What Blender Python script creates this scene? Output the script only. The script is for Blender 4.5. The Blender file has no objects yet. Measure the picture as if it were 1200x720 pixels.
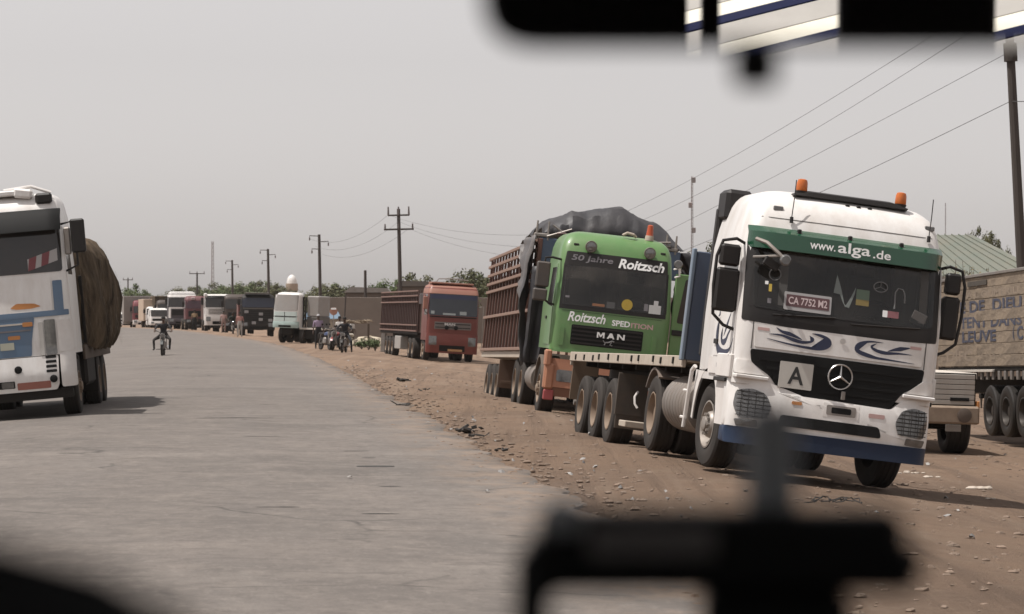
import bpy, bmesh, math, random
from mathutils import Vector, Matrix, Euler
random.seed(7)
SC = bpy.context.scene
COL = SC.collection
R = math.radians
PI = math.pi

# ------------------------------------------------------------------ camera
CAMZ = 1.95
FPX = 3000.0            # focal length in pixels of the 1200 px wide photograph
cam = bpy.data.cameras.new('camera')
cam.sensor_width = 36.0
cam.lens = 36.0 * FPX / 1200.0
cam.shift_y = 4.0 / 1200.0
cam.clip_start = 0.05
cam.clip_end = 6000
cam.dof.use_dof = True
cam.dof.focus_distance = 34.0
cam.dof.aperture_fstop = 7.5
camo = bpy.data.objects.new('camera', cam)
COL.objects.link(camo)
camo.location = (0, 0, CAMZ)
camo.rotation_euler = (R(90), 0, 0)
SC.camera = camo

# ------------------------------------------------------------------ sky, sun, exposure
SUN_EL, SUN_AZ = R(68), R(258)          # azimuth clockwise from +Y: the sun stands to the left
w = bpy.data.worlds.new('World')
SC.world = w
w.use_nodes = True
nt = w.node_tree
for n in list(nt.nodes): nt.nodes.remove(n)
sky = nt.nodes.new('ShaderNodeTexSky')
sky.sky_type = 'NISHITA'
sky.sun_disc = False
sky.sun_elevation = SUN_EL
sky.sun_rotation = SUN_AZ
sky.air_density = 1.2
sky.dust_density = 1.5
sky.ozone_density = 1.0
hsv = nt.nodes.new('ShaderNodeHueSaturation')
hsv.inputs['Saturation'].default_value = 0.10
tint = nt.nodes.new('ShaderNodeMix'); tint.data_type = 'RGBA'; tint.blend_type = 'MULTIPLY'
tint.inputs[0].default_value = 1.0
tint.inputs[7].default_value = (1.0, 0.955, 0.948, 1)
bg = nt.nodes.new('ShaderNodeBackground')
bg.inputs['Strength'].default_value = 0.097
wo = nt.nodes.new('ShaderNodeOutputWorld')
haze_mix = nt.nodes.new('ShaderNodeMix'); haze_mix.data_type = 'RGBA'      # dust-laden air evens the sky out
haze_mix.inputs[0].default_value = 0.20
haze_mix.inputs[7].default_value = (8.2, 8.2, 8.2, 1)
nt.links.new(sky.outputs[0], haze_mix.inputs[6])
nt.links.new(haze_mix.outputs[2], hsv.inputs['Color'])
nt.links.new(hsv.outputs[0], tint.inputs[6])
nt.links.new(tint.outputs[2], bg.inputs['Color'])
nt.links.new(bg.outputs[0], wo.inputs['Surface'])

sl = bpy.data.lights.new('sun', 'SUN')
sl.energy = 4.1
sl.angle = R(0.6)
sl.color = (1.0, 0.955, 0.90)
sun = bpy.data.objects.new('sun', sl)
COL.objects.link(sun)
sdir = Vector((math.sin(SUN_AZ) * math.cos(SUN_EL), math.cos(SUN_AZ) * math.cos(SUN_EL), math.sin(SUN_EL)))
sun.rotation_euler = sdir.to_track_quat('Z', 'Y').to_euler()
sun.location = (-40, 0, 90)

SC.view_settings.view_transform = 'Standard'
SC.view_settings.look = 'None'
SC.view_settings.exposure = 0.32
SC.view_settings.gamma = 1.0
SC.cycles.use_denoising = True
SC.cycles.max_bounces = 6
SC.cycles.volume_bounces = 1
SC.cycles.volume_step_rate = 4

# ------------------------------------------------------------------ materials
MATS = {}
def mat(name, c, rough=0.6, metal=0.0, c2=None, scale=3.0, amt=0.5, bump=0.0, bscale=None, dust=0.0,
        dustc=(0.30, 0.20, 0.13), spec=0.5, dscale=1.3, stretch=None, detail=5.0, coat=0.0, emit=None):
    """procedural paint: base colour broken up by noise, a dust film with its own patches, fine relief"""
    if name in MATS: return MATS[name]
    m = bpy.data.materials.new(name); m.use_nodes = True
    t = m.node_tree; b = t.nodes['Principled BSDF']; L = t.links
    b.inputs['Roughness'].default_value = rough
    b.inputs['Metallic'].default_value = metal
    b.inputs['Specular IOR Level'].default_value = spec
    if coat: b.inputs['Coat Weight'].default_value = coat; b.inputs['Coat Roughness'].default_value = 0.15
    tc = t.nodes.new('ShaderNodeTexCoord')
    src = tc.outputs['Object']
    if stretch:
        mp = t.nodes.new('ShaderNodeMapping'); mp.inputs['Scale'].default_value = stretch
        L.new(src, mp.inputs['Vector']); src = mp.outputs[0]
    n1 = t.nodes.new('ShaderNodeTexNoise'); n1.inputs['Scale'].default_value = scale
    n1.inputs['Detail'].default_value = detail; n1.inputs['Roughness'].default_value = 0.65
    L.new(src, n1.inputs['Vector'])
    r1 = t.nodes.new('ShaderNodeMapRange')
    r1.inputs['From Min'].default_value = 0.35; r1.inputs['From Max'].default_value = 0.68
    r1.inputs['To Max'].default_value = amt
    L.new(n1.outputs['Fac'], r1.inputs['Value'])
    mx = t.nodes.new('ShaderNodeMix'); mx.data_type = 'RGBA'
    if c2 is None: c2 = tuple(x * 0.78 for x in c)
    mx.inputs[6].default_value = (*c, 1); mx.inputs[7].default_value = (*c2, 1)
    L.new(r1.outputs[0], mx.inputs[0])
    out = mx.outputs[2]
    if dust > 0:
        n2 = t.nodes.new('ShaderNodeTexNoise'); n2.inputs['Scale'].default_value = dscale
        n2.inputs['Detail'].default_value = 7; n2.inputs['Roughness'].default_value = 0.7
        L.new(src, n2.inputs['Vector'])
        r2 = t.nodes.new('ShaderNodeMapRange')
        r2.inputs['From Min'].default_value = 0.38; r2.inputs['From Max'].default_value = 0.75
        r2.inputs['To Min'].default_value = dust * 0.35; r2.inputs['To Max'].default_value = dust
        L.new(n2.outputs['Fac'], r2.inputs['Value'])
        m2 = t.nodes.new('ShaderNodeMix'); m2.data_type = 'RGBA'
        m2.inputs[7].default_value = (*dustc, 1)
        L.new(r2.outputs[0], m2.inputs[0]); L.new(out, m2.inputs[6]); out = m2.outputs[2]
        r3 = t.nodes.new('ShaderNodeMapRange')
        r3.inputs['To Min'].default_value = rough; r3.inputs['To Max'].default_value = min(1, rough + 0.5)
        L.new(r2.outputs[0], r3.inputs['Value']); L.new(r3.outputs[0], b.inputs['Roughness'])
    L.new(out, b.inputs['Base Color'])
    if bump:
        n3 = t.nodes.new('ShaderNodeTexNoise'); n3.inputs['Scale'].default_value = bscale or scale * 6
        n3.inputs['Detail'].default_value = 4
        L.new(src, n3.inputs['Vector'])
        bp = t.nodes.new('ShaderNodeBump'); bp.inputs['Strength'].default_value = bump
        bp.inputs['Distance'].default_value = 0.03
        L.new(n3.outputs['Fac'], bp.inputs['Height']); L.new(bp.outputs[0], b.inputs['Normal'])
    MATS[name] = m
    return m

white = mat('white_paint', (0.78, 0.77, 0.76), 0.36, c2=(0.62, 0.59, 0.56), amt=0.7, dust=0.34, dustc=(.36, .29, .23), coat=0.2, scale=3.0, stretch=(1.6, 1.6, .45), dscale=2.2)
whitep = mat('white_plastic', (0.70, 0.68, 0.66), 0.5, dust=0.3)
offwhite = mat('old_white_paint', (0.60, 0.58, 0.54), 0.55, c2=(0.42, 0.37, 0.31), dust=0.45, scale=4)
black = mat('black_plastic', (0.010, 0.010, 0.011), 0.5, c2=(0.016, 0.0155, 0.015), dust=0.04, spec=.3)
matblack = mat('matt_black_plastic', (0.007, 0.007, 0.007), 0.7, spec=.25)
rubber = mat('tyre_rubber', (0.028, 0.027, 0.026), 0.8, c2=(0.035, 0.031, 0.029), dust=0.20, dustc=(0.12, 0.09, 0.07), dscale=2.5, spec=.2)
rubdark = mat('clean_tyre_rubber', (0.012, 0.012, 0.012), 0.5, dust=0.05, spec=.35)
rimdust = mat('dusty_rim', (0.20, 0.15, 0.11), 0.6, c2=(0.12, 0.085, 0.06), scale=9, dust=0.35)
rimgrey = mat('grey_rim', (0.30, 0.28, 0.26), 0.45, metal=0.4, c2=(0.18, 0.16, 0.14), scale=10, dust=0.3)
rimdark = mat('dark_rim', (0.05, 0.048, 0.046), 0.35, metal=0.5, dust=0.1)
glass = mat('dark_glass', (0.014, 0.015, 0.016), 0.06, c2=(0.022, 0.022, 0.023), spec=0.55, dust=0.07, scale=1.0)
dustglass = mat('dusty_glass', (0.10, 0.098, 0.095), 0.25, c2=(0.16, 0.155, 0.15), dust=0.25, dustc=(0.25, 0.22, 0.19))
chassis = mat('chassis_black', (0.012, 0.0115, 0.011), 0.75, spec=.2, dust=0.10, dustc=(0.14, 0.10, 0.075))
navy = mat('navy_paint', (0.007, 0.024, 0.062), 0.42, c2=(0.010, 0.03, 0.07), dust=0.05, spec=.35)
bluegrey = mat('blue_steel_paint', (0.045, 0.085, 0.15), 0.5, c2=(0.07, 0.10, 0.15), dust=0.2, stretch=(1, 1, .25))
flameblue = mat('flame_print', (0.016, 0.022, 0.055), 0.4)
dgreen = mat('dark_green_acrylic', (0.010, 0.058, 0.028), 0.18, c2=(0.016, 0.075, 0.038), coat=0.5)
orange = mat('amber_lens', (0.50, 0.13, 0.025), 0.25, c2=(0.36, 0.085, 0.015), scale=20)
chrome = mat('bright_metal', (0.62, 0.61, 0.60), 0.25, metal=0.9, dust=0.1)
steel = mat('worn_steel', (0.28, 0.27, 0.26), 0.5, metal=0.6, c2=(0.17, 0.15, 0.13), dust=0.25)
greyrub = mat('grey_tank_metal', (0.20, 0.19, 0.18), 0.5, metal=0.4, c2=(0.12, 0.11, 0.10), dust=0.35, stretch=(1, 1, .3))
lampglass = mat('lamp_glass', (0.20, 0.195, 0.19), 0.08, c2=(0.07, 0.07, 0.07), scale=14, metal=0.5)
printwhite = mat('white_print', (0.78, 0.78, 0.77), 0.5, amt=0.15)
printgrey = mat('grey_print', (0.16, 0.15, 0.16), 0.5)
printred = mat('red_print', (0.30, 0.06, 0.06), 0.5)
printpink = mat('pale_red_print', (0.50, 0.33, 0.31), 0.6)
printyel = mat('yellow_print', (0.50, 0.36, 0.06), 0.6)
printgreen = mat('green_print', (0.08, 0.25, 0.10), 0.6)
printnavy = mat('navy_print', (0.026, 0.034, 0.07), 0.7, c2=(0.13, 0.115, 0.105), amt=0.55, scale=9)
printorange = mat('orange_print', (0.48, 0.20, 0.06), 0.5)
mangreen = mat('green_truck_paint', (0.072, 0.200, 0.057), 0.38, c2=(0.092, 0.225, 0.078), dust=0.24, coat=0.3, scale=1.3)
rust = mat('orange_primer', (0.36, 0.15, 0.085), 0.55, c2=(0.27, 0.10, 0.055), dust=0.3, scale=5)
reddeep = mat('red_truck_paint', (0.125, 0.020, 0.014), 0.4, c2=(0.09, 0.015, 0.012), dust=0.08, scale=1.5)
redroof = mat('faded_red_paint', (0.27, 0.115, 0.085), 0.5, c2=(0.22, 0.09, 0.068), dust=0.25)
stakered = mat('brown_stake_paint', (0.095, 0.036, 0.027), 0.6, c2=(0.060, 0.025, 0.019), dust=0.18, scale=5, stretch=(1, 1, .3))
stakedark = mat('dark_maroon_stake', (0.06, 0.022, 0.020), 0.6, c2=(0.04, 0.016, 0.015), dust=0.15, scale=5)
railpale = mat('scuffed_rail', (0.20, 0.125, 0.095), 0.6, c2=(0.15, 0.07, 0.05), scale=9, dust=0.2)
woodpale = mat('pale_deck_edge', (0.42, 0.37, 0.31), 0.7, c2=(0.27, 0.22, 0.17), scale=8, dust=0.2)
woodgrey = mat('weathered_plank', (0.255, 0.198, 0.142), 0.85, c2=(0.070, 0.052, 0.038), scale=1.5, stretch=(1, .6, 1.6), bump=0.5, amt=1.0, dust=.30, dustc=(.30, .23, .17), dscale=2.0)
tarp = mat('dark_tarpaulin', (0.024, 0.027, 0.034), 0.5, c2=(0.045, 0.047, 0.052), spec=.35, dust=0.08, scale=2.5, bump=0.5, bscale=5)
tarpbrown = mat('brown_sacking', (0.125, 0.092, 0.062), 0.95, c2=(0.030, 0.023, 0.017), scale=3.2, bump=1.0, bscale=11, amt=1.0, stretch=(1.3, 1.3, .35), spec=.1)
tarpblue = mat('blue_truck_front', (0.055, 0.10, 0.17), 0.45, c2=(0.05, 0.085, 0.14), dust=0.15)
barkm = mat('bark', (0.10, 0.075, 0.055), 0.9, c2=(0.06, 0.045, 0.035), scale=8)
polewood = mat('tarred_pole_wood', (0.045, 0.036, 0.032), 0.85, c2=(0.07, 0.055, 0.045), scale=6, stretch=(1, 1, .15))
wirem = mat('cable_black', (0.03, 0.03, 0.03), 0.6)
mudwall = mat('mud_wall', (0.155, 0.125, 0.105), 0.95, c2=(0.11, 0.088, 0.075), scale=.6, bump=0.4, bscale=3)
skin = mat('skin', (0.075, 0.042, 0.028), 0.55)
hairm = mat('hair', (0.010, 0.009, 0.008), 0.9)
skydk = mat('dark_cloth', (0.020, 0.020, 0.024), 0.9)

def clear_glass():
    m = bpy.data.materials.new('windscreen_glass'); m.use_nodes = True
    t = m.node_tree; L = t.links
    for n in list(t.nodes): t.nodes.remove(n)
    tr = t.nodes.new('ShaderNodeBsdfTransparent'); tr.inputs[0].default_value = (.46, .48, .48, 1)
    gl = t.nodes.new('ShaderNodeBsdfGlossy'); gl.inputs['Roughness'].default_value = .04
    df = t.nodes.new('ShaderNodeBsdfDiffuse'); df.inputs[0].default_value = (.26, .235, .21, 1)
    fr = t.nodes.new('ShaderNodeFresnel'); fr.inputs[0].default_value = 1.52
    tc = t.nodes.new('ShaderNodeTexCoord'); nz = t.nodes.new('ShaderNodeTexNoise'); nz.inputs['Scale'].default_value = 1.7; nz.inputs['Detail'].default_value = 8
    L.new(tc.outputs['Object'], nz.inputs['Vector'])
    mr = t.nodes.new('ShaderNodeMapRange'); mr.inputs[1].default_value = .35; mr.inputs[2].default_value = .75; mr.inputs[3].default_value = .02; mr.inputs[4].default_value = .14
    L.new(nz.outputs['Fac'], mr.inputs[0])
    sp = t.nodes.new('ShaderNodeSeparateXYZ'); L.new(tc.outputs['Object'], sp.inputs[0])
    def math_(op, p, q):
        n = t.nodes.new('ShaderNodeMath'); n.operation = op
        for i_, v_ in enumerate((p, q)):
            if isinstance(v_, (int, float)): n.inputs[i_].default_value = v_
            else: L.new(v_, n.inputs[i_])
        return n.outputs[0]
    swept = None
    for px_ in (-.72, .02, .80):
        dx = math_('SUBTRACT', sp.outputs[0], px_); dz = math_('SUBTRACT', sp.outputs[2], 1.98)
        r_ = math_('SQRT', math_('ADD', math_('MULTIPLY', dx, dx), math_('MULTIPLY', dz, dz)), 0)
        s_ = t.nodes.new('ShaderNodeMapRange'); s_.inputs[1].default_value = .60; s_.inputs[2].default_value = .63; L.new(r_, s_.inputs[0])
        swept = s_.outputs[0] if swept is None else math_('MULTIPLY', swept, s_.outputs[0])
    dirt = math_('MULTIPLY', mr.outputs[0], math_('MULTIPLY_ADD', swept, 1.1)); dirt.node.inputs[1].links[0].from_node.inputs[2].default_value = .7
    m1 = t.nodes.new('ShaderNodeMixShader'); L.new(fr.outputs[0], m1.inputs[0]); L.new(tr.outputs[0], m1.inputs[1]); L.new(gl.outputs[0], m1.inputs[2])
    m2 = t.nodes.new('ShaderNodeMixShader'); L.new(dirt, m2.inputs[0]); L.new(m1.outputs[0], m2.inputs[1]); L.new(df.outputs[0], m2.inputs[2])
    o = t.nodes.new('ShaderNodeOutputMaterial'); L.new(m2.outputs[0], o.inputs[0])
    return m
screen = clear_glass()
trim = mat('cab_trim', (.085, .083, .08), .8)
seatcloth = mat('seat_cloth', (.075, .07, .068), .9)
def cab_interior(T, w, zb, yb):
    # dashboard, wheel, seats and a curtain, seen through the windscreen
    MB().box((0, .52, zb - .12), (w * 2 - .3, .5, .3), .08).build('dashboard', trim, T)
    x = w * .48
    ring = [(x + .23 * math.cos(2 * PI * k / 24), .86 - .10 * math.sin(2 * PI * k / 24), zb + .08 + .20 * math.sin(2 * PI * k / 24)) for k in range(25)]
    b_ = MB().tube(ring, .018, 6); b_.tube([(x - .22, .86, zb + .08), (x + .22, .86, zb + .08)], .018, 6); b_.tube([(x, .86, zb + .08), (x, .62, zb - .08)], .03, 6); b_.build('steering_wheel', matblack, T)
    for sx in (-w * .5, w * .5):
        b_ = MB(); b_.box((sx, 1.25, zb - .12), (.5, .5, .2), .06); b_.box((sx, 1.5, zb + .25), (.48, .14, .7), .06, (R(-8), 0, 0)); b_.box((sx, 1.55, zb + .66), (.26, .1, .16), .04); b_.build('seat', seatcloth, T)
    b_ = MB(); b_.loft([[(lerp(-w + .12, w - .12, k / 40), yb - .2 + .025 * math.sin(k * 1.9), z) for k in range(41)] + [(lerp(w - .12, -w + .12, k / 40), yb - .17, z) for k in range(41)] for z in (zb - .3, zb + 1.0)]); b_.build('curtain', mat('cab_curtain', (.13, .115, .10), .95), T)

# ------------------------------------------------------------------ object bookkeeping
def tag(o, label=None, cat=None, group=None, kind=None):
    if label: o['label'] = label
    if cat: o['category'] = cat
    if group: o['group'] = group
    if kind: o['kind'] = kind
    return o

def thing(name, label, cat, loc=(0, 0, 0), rot=(0, 0, 0), group=None):
    o = bpy.data.objects.new(name, None)
    o.empty_display_size = 0.3
    COL.objects.link(o)
    o.location = loc; o.rotation_euler = rot
    return tag(o, label, cat, group)

def copy_tree(o, parent=None):
    c = o.copy(); COL.objects.link(c)
    if parent is not None: c.parent = parent
    for ch in o.children: copy_tree(ch, c)
    return c

def place(name, me, parent=None, loc=(0, 0, 0), rot=(0, 0, 0), scale=None):
    """another object on a shared mesh"""
    o = bpy.data.objects.new(name, me); COL.objects.link(o)
    o.parent = parent; o.location = loc; o.rotation_euler = rot
    if scale: o.scale = scale
    return o

def lerp(a, b, t): return a + (b - a) * t
def interp(pts, z):
    if z <= pts[0][0]: return pts[0][1]
    for (a, va), (b, vb) in zip(pts, pts[1:]):
        if z <= b: return va + (vb - va) * (z - a) / (b - a)
    return pts[-1][1]

class MB:
    def __init__(s): s.v = []; s.f = []
    def add(s, vs, fs):
        n = len(s.v); s.v += [tuple(p) for p in vs]; s.f += [tuple(i + n for i in f) for f in fs]
        return s
    def box(s, c, d, bev=0.012, rot=None):
        """box of centre c and full size d with chamfered edges"""
        hx, hy, hz = d[0] / 2, d[1] / 2, d[2] / 2
        b = min(bev, hx * .45, hy * .45, hz * .45)
        vs = []; idx = {}
        for sx in (-1, 1):
            for sy in (-1, 1):
                for sz in (-1, 1):
                    for k in range(3):
                        p = [sx * (hx - b), sy * (hy - b), sz * (hz - b)]
                        p[k] = (sx * hx, sy * hy, sz * hz)[k]
                        idx[(sx, sy, sz, k)] = len(vs); vs.append(p)
        fs = []
        for k in range(3):
            a, c2 = (k + 1) % 3, (k + 2) % 3
            for sg in (-1, 1):
                q = []
                for (u, v_) in ((-1, -1), (1, -1), (1, 1), (-1, 1)):
                    t = [0, 0, 0]; t[k] = sg; t[a] = u; t[c2] = v_
                    q.append(idx[(*t, k)])
                fs.append(q if sg > 0 else q[::-1])
            for u in (-1, 1):           # chamfer along axis k
                for v_ in (-1, 1):
                    t0 = [0, 0, 0]; t0[k] = -1; t0[a] = u; t0[c2] = v_
                    t1 = list(t0); t1[k] = 1
                    q = [idx[(*t0, a)], idx[(*t1, a)], idx[(*t1, c2)], idx[(*t0, c2)]]
                    fs.append(q if u * v_ < 0 else q[::-1])
        for sx in (-1, 1):
            for sy in (-1, 1):
                for sz in (-1, 1):
                    q = [idx[(sx, sy, sz, k)] for k in range(3)]
                    fs.append(q if sx * sy * sz > 0 else q[::-1])
        M = rot.to_matrix() if isinstance(rot, Euler) else (Euler(rot).to_matrix() if rot else None)
        C = Vector(c)
        s.add([(M @ Vector(p) if M else Vector(p)) + C for p in vs], fs)
        return s
    def cyl(s, p0, p1, r0, r1=None, n=12, caps=True):
        r1 = r0 if r1 is None else r1
        p0, p1 = Vector(p0), Vector(p1); d = (p1 - p0).normalized()
        a = d.orthogonal().normalized(); b = d.cross(a)
        vs = []
        for p, r in ((p0, r0), (p1, r1)):
            for i in range(n):
                t = 2 * PI * i / n; vs.append(p + (a * math.cos(t) + b * math.sin(t)) * r)
        fs = [(i, (i + 1) % n, n + (i + 1) % n, n + i) for i in range(n)]
        if caps: fs += [tuple(range(n))[::-1], tuple(range(n, 2 * n))]
        return s.add(vs, fs)
    def tube(s, pts, r, n=8, r2=None):
        pts = [Vector(p) for p in pts]; vs = []; m = len(pts)
        prev = None
        for i, p in enumerate(pts):
            d = (pts[min(i + 1, m - 1)] - pts[max(i - 1, 0)]).normalized()
            if prev is None: a = d.orthogonal().normalized()
            else:
                a = (prev - d * prev.dot(d))
                a = a.normalized() if a.length > 1e-6 else d.orthogonal().normalized()
            prev = a; b = d.cross(a)
            rr = r if r2 is None else lerp(r, r2, i / max(1, m - 1))
            for k in range(n):
                t = 2 * PI * k / n; vs.append(p + (a * math.cos(t) + b * math.sin(t)) * rr)
        fs = []
        for i in range(m - 1):
            for k in range(n):
                fs.append((i * n + k, i * n + (k + 1) % n, (i + 1) * n + (k + 1) % n, (i + 1) * n + k))
        fs += [tuple(range(n))[::-1], tuple(range((m - 1) * n, m * n))]
        return s.add(vs, fs)
    def lathe(s, prof, n=24, axis='x', c=(0, 0, 0), caps=True):
        """prof = [(along axis, radius)]"""
        vs = []; C = Vector(c)
        for a, r in prof:
            for k in range(n):
                t = 2 * PI * k / n; u, v_ = r * math.cos(t), r * math.sin(t)
                vs.append(C + Vector({'x': (a, u, v_), 'y': (v_, a, u), 'z': (u, v_, a)}[axis]))
        fs = []
        for i in range(len(prof) - 1):
            for k in range(n):
                fs.append((i * n + k, i * n + (k + 1) % n, (i + 1) * n + (k + 1) % n, (i + 1) * n + k))
        if caps:
            if prof[0][1] > 1e-4: fs.append(tuple(range(n))[::-1])
            if prof[-1][1] > 1e-4: fs.append(tuple(range((len(prof) - 1) * n, len(prof) * n)))
        return s.add(vs, fs)
    def loft(s, rings, caps=True):
        n = len(rings[0]); vs = [p for r in rings for p in r]; fs = []
        for i in range(len(rings) - 1):
            for k in range(n):
                fs.append((i * n + k, i * n + (k + 1) % n, (i + 1) * n + (k + 1) % n, (i + 1) * n + k))
        if caps: fs += [tuple(range(n))[::-1], tuple(range((len(rings) - 1) * n, len(rings) * n))]
        return s.add(vs, fs)
    def prism(s, poly, fn, a, b):
        """poly of 2D points mapped by fn(u, v, depth), between depths a and b"""
        n = len(poly)
        vs = [fn(u, v_, a) for u, v_ in poly] + [fn(u, v_, b) for u, v_ in poly]
        fs = [(i, (i + 1) % n, n + (i + 1) % n, n + i) for i in range(n)] + [tuple(range(n))[::-1], tuple(range(n, 2 * n))]
        return s.add(vs, fs)
    def mesh(s, name, m=None, smooth=35, fix=True):
        me = bpy.data.meshes.new(name)
        me.from_pydata(s.v, [], s.f)
        if fix:
            bm = bmesh.new(); bm.from_mesh(me)
            bmesh.ops.recalc_face_normals(bm, faces=bm.faces[:])
            bm.to_mesh(me); bm.free()
        if smooth:
            me.polygons.foreach_set('use_smooth', [True] * len(me.polygons))
            me.set_sharp_from_angle(angle=R(smooth))
        if m: me.materials.append(m)
        me.update()
        return me
    def build(s, name, m, parent=None, smooth=35, loc=(0, 0, 0), rot=(0, 0, 0), fix=True):
        return place(name, s.mesh(name, m, smooth, fix), parent, loc, rot)

# text turned into flat outlines
_txt = {}
def text_geo(body, bold=0.0, shear=0.0):
    k = (body, bold, shear)
    if k in _txt: return _txt[k]
    cu = bpy.data.curves.new('lettering', 'FONT'); cu.body = body; cu.resolution_u = 3
    cu.offset = bold; cu.shear = shear; cu.align_x = 'LEFT'
    ob = bpy.data.objects.new('lettering', cu); COL.objects.link(ob)
    me = bpy.data.meshes.new_from_object(ob.evaluated_get(bpy.context.evaluated_depsgraph_get()))
    vs = [(v.co.x, v.co.y) for v in me.vertices]; fs = [tuple(p.vertices) for p in me.polygons]
    bpy.data.objects.remove(ob); bpy.data.curves.remove(cu); bpy.data.meshes.remove(me)
    x0 = min(p[0] for p in vs); x1 = max(p[0] for p in vs); y0 = min(p[1] for p in vs); y1 = max(p[1] for p in vs)
    vs = [((x - x0) / (x1 - x0) - .5, (y - y0) / (y1 - y0) - .5) for x, y in vs]
    _txt[k] = (vs, fs)
    return _txt[k]

def lettering(body, wd, ht, fn, m, parent, bold=0.0, shear=0.0, name='lettering', slope=0.0):
    """body written wd wide and ht high; fn(u, v) gives the 3D point"""
    vs, fs = text_geo(body, bold, shear)
    b = MB(); b.add([fn(u * wd, v_ * ht + slope * u * wd) for u, v_ in vs], fs)
    return b.build(name, m, parent, smooth=0, fix=False)

# ------------------------------------------------------------------ cab surfaces
def rpoly(pts, r=0.03, n=3):
    """polygon with rounded corners"""
    out = []; m = len(pts)
    for i in range(m):
        p = Vector(pts[i]).to_2d(); a = Vector(pts[i - 1]).to_2d(); b = Vector(pts[(i + 1) % m]).to_2d()
        da, db = a - p, b - p
        rr = min(r, da.length * .45, db.length * .45)
        p0 = p + da.normalized() * rr; p1 = p + db.normalized() * rr
        for k in range(n + 1):
            t = k / n; q = p0 * (1 - t) ** 2 + p * 2 * t * (1 - t) + p1 * t * t
            out.append((q.x, q.y))
    return out
def rect(x0, z0, x1, z1, r=0.03, n=3): return rpoly([(x0, z0), (x1, z0), (x1, z1), (x0, z1)], r, n)

class Cab:
    """front at y ~ 0 facing -y, depth to yb; yf and w are functions of height"""
    def __init__(s, yf, w, yb, r=0.2, bulge=0.07):
        s.yf, s.w, s.yb, s.r, s.bulge = yf, w, yb, r, bulge
    def W(s, z): return interp(s.w, z)
    def y(s, x, z):
        w_ = s.W(z); ax = min(abs(x), w_); r = s.r
        y = interp(s.yf, z) + s.bulge * (ax / w_) ** 2
        if ax > w_ - r:
            d = ax - (w_ - r); y += r - math.sqrt(max(0.0, r * r - d * d))
        return y
    def ring(s, z):
        w_ = s.W(z); xs = [w_ - s.r + s.r * math.sin(R(a)) for a in (90, 72, 54, 36, 18, 0)]
        half = xs + [w_ * .6, w_ * .3]
        xs = [-x for x in half] + [0] + half[::-1]
        ring = [(x, s.y(x, z), z) for x in xs]
        yb = s.yb
        ring += [(w_, yb - .12, z), (w_ - .1, yb, z), (-w_ + .1, yb, z), (-w_, yb - .12, z)]
        return ring
    def shell(s, zs, name, m, parent, hole=None):
        b = MB(); b.loft([s.ring(z) for z in zs])
        if hole:            # leave the windscreen opening free
            n = len(s.ring(zs[0])); keep = []
            for f in b.f:
                P = [b.v[i] for i in f]
                if len(f) == 4 and all(hole[0] - .01 <= p[2] <= hole[1] + .01 and abs(p[0]) <= s.W(p[2]) - s.r + .02 and p[1] < .8 for p in P): continue
                keep.append(f)
            b.f = keep
        return b.build(name, m, parent, smooth=40)
    def patch(s, poly, name, m, parent, off=0.006, th=0.02, step=0.12, surf=None):
        surf = surf or (lambda x, z, d: (x, s.y(x, z) - d, z))
        bm = bmesh.new()
        f = bm.faces.new([bm.verts.new((p[0], 0, p[1])) for p in poly])
        bmesh.ops.triangulate(bm, faces=[f])
        x0 = min(p[0] for p in poly); x1 = max(p[0] for p in poly)
        z0 = min(p[1] for p in poly); z1 = max(p[1] for p in poly)
        for lo, hi, nrm in ((x0, x1, (1, 0, 0)), (z0, z1, (0, 0, 1))):
            k = int((hi - lo) / step)
            for i in range(1, k + 1):
                t = lo + (hi - lo) * i / (k + 1)
                bmesh.ops.bisect_plane(bm, geom=bm.verts[:] + bm.edges[:] + bm.faces[:], dist=1e-5,
                                       plane_co=(t * nrm[0], 0, t * nrm[2]), plane_no=nrm)
        inner = set()
        if th > 0:
            be = [e for e in bm.edges if e.is_boundary]
            r = bmesh.ops.extrude_edge_only(bm, edges=be)
            inner = {g for g in r['geom'] if isinstance(g, bmesh.types.BMVert)}
        for v_ in bm.verts:
            d = off - th if v_ in inner else off
            v_.co = surf(v_.co.x, v_.co.z, d)
        bmesh.ops.recalc_face_normals(bm, faces=bm.faces[:])
        me = bpy.data.meshes.new(name); bm.to_mesh(me); bm.free()
        # open sheets: make the front look outwards
        c = sum((p.normal * p.area for p in me.polygons), Vector())
        me.polygons.foreach_set('use_smooth', [True] * len(me.polygons)); me.set_sharp_from_angle(angle=R(40))
        me.materials.append(m)
        return place(name, me, parent)
    def side(s, poly, sg, name, m, parent, off=0.006, th=0.02):
        return s.patch(poly, name, m, parent, off, th, 0.25, lambda y, z, d: (sg * (s.W(z) + d), y, z))
    def text(s, body, cx, cz, wd, ht, m, parent, off=0.012, bold=0.0, shear=0.0, slope=0.0):
        return lettering(body, wd, ht, lambda u, v_: (cx + u, s.y(cx + u, cz + v_) - off, cz + v_), m, parent, bold, shear, slope=slope)

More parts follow.
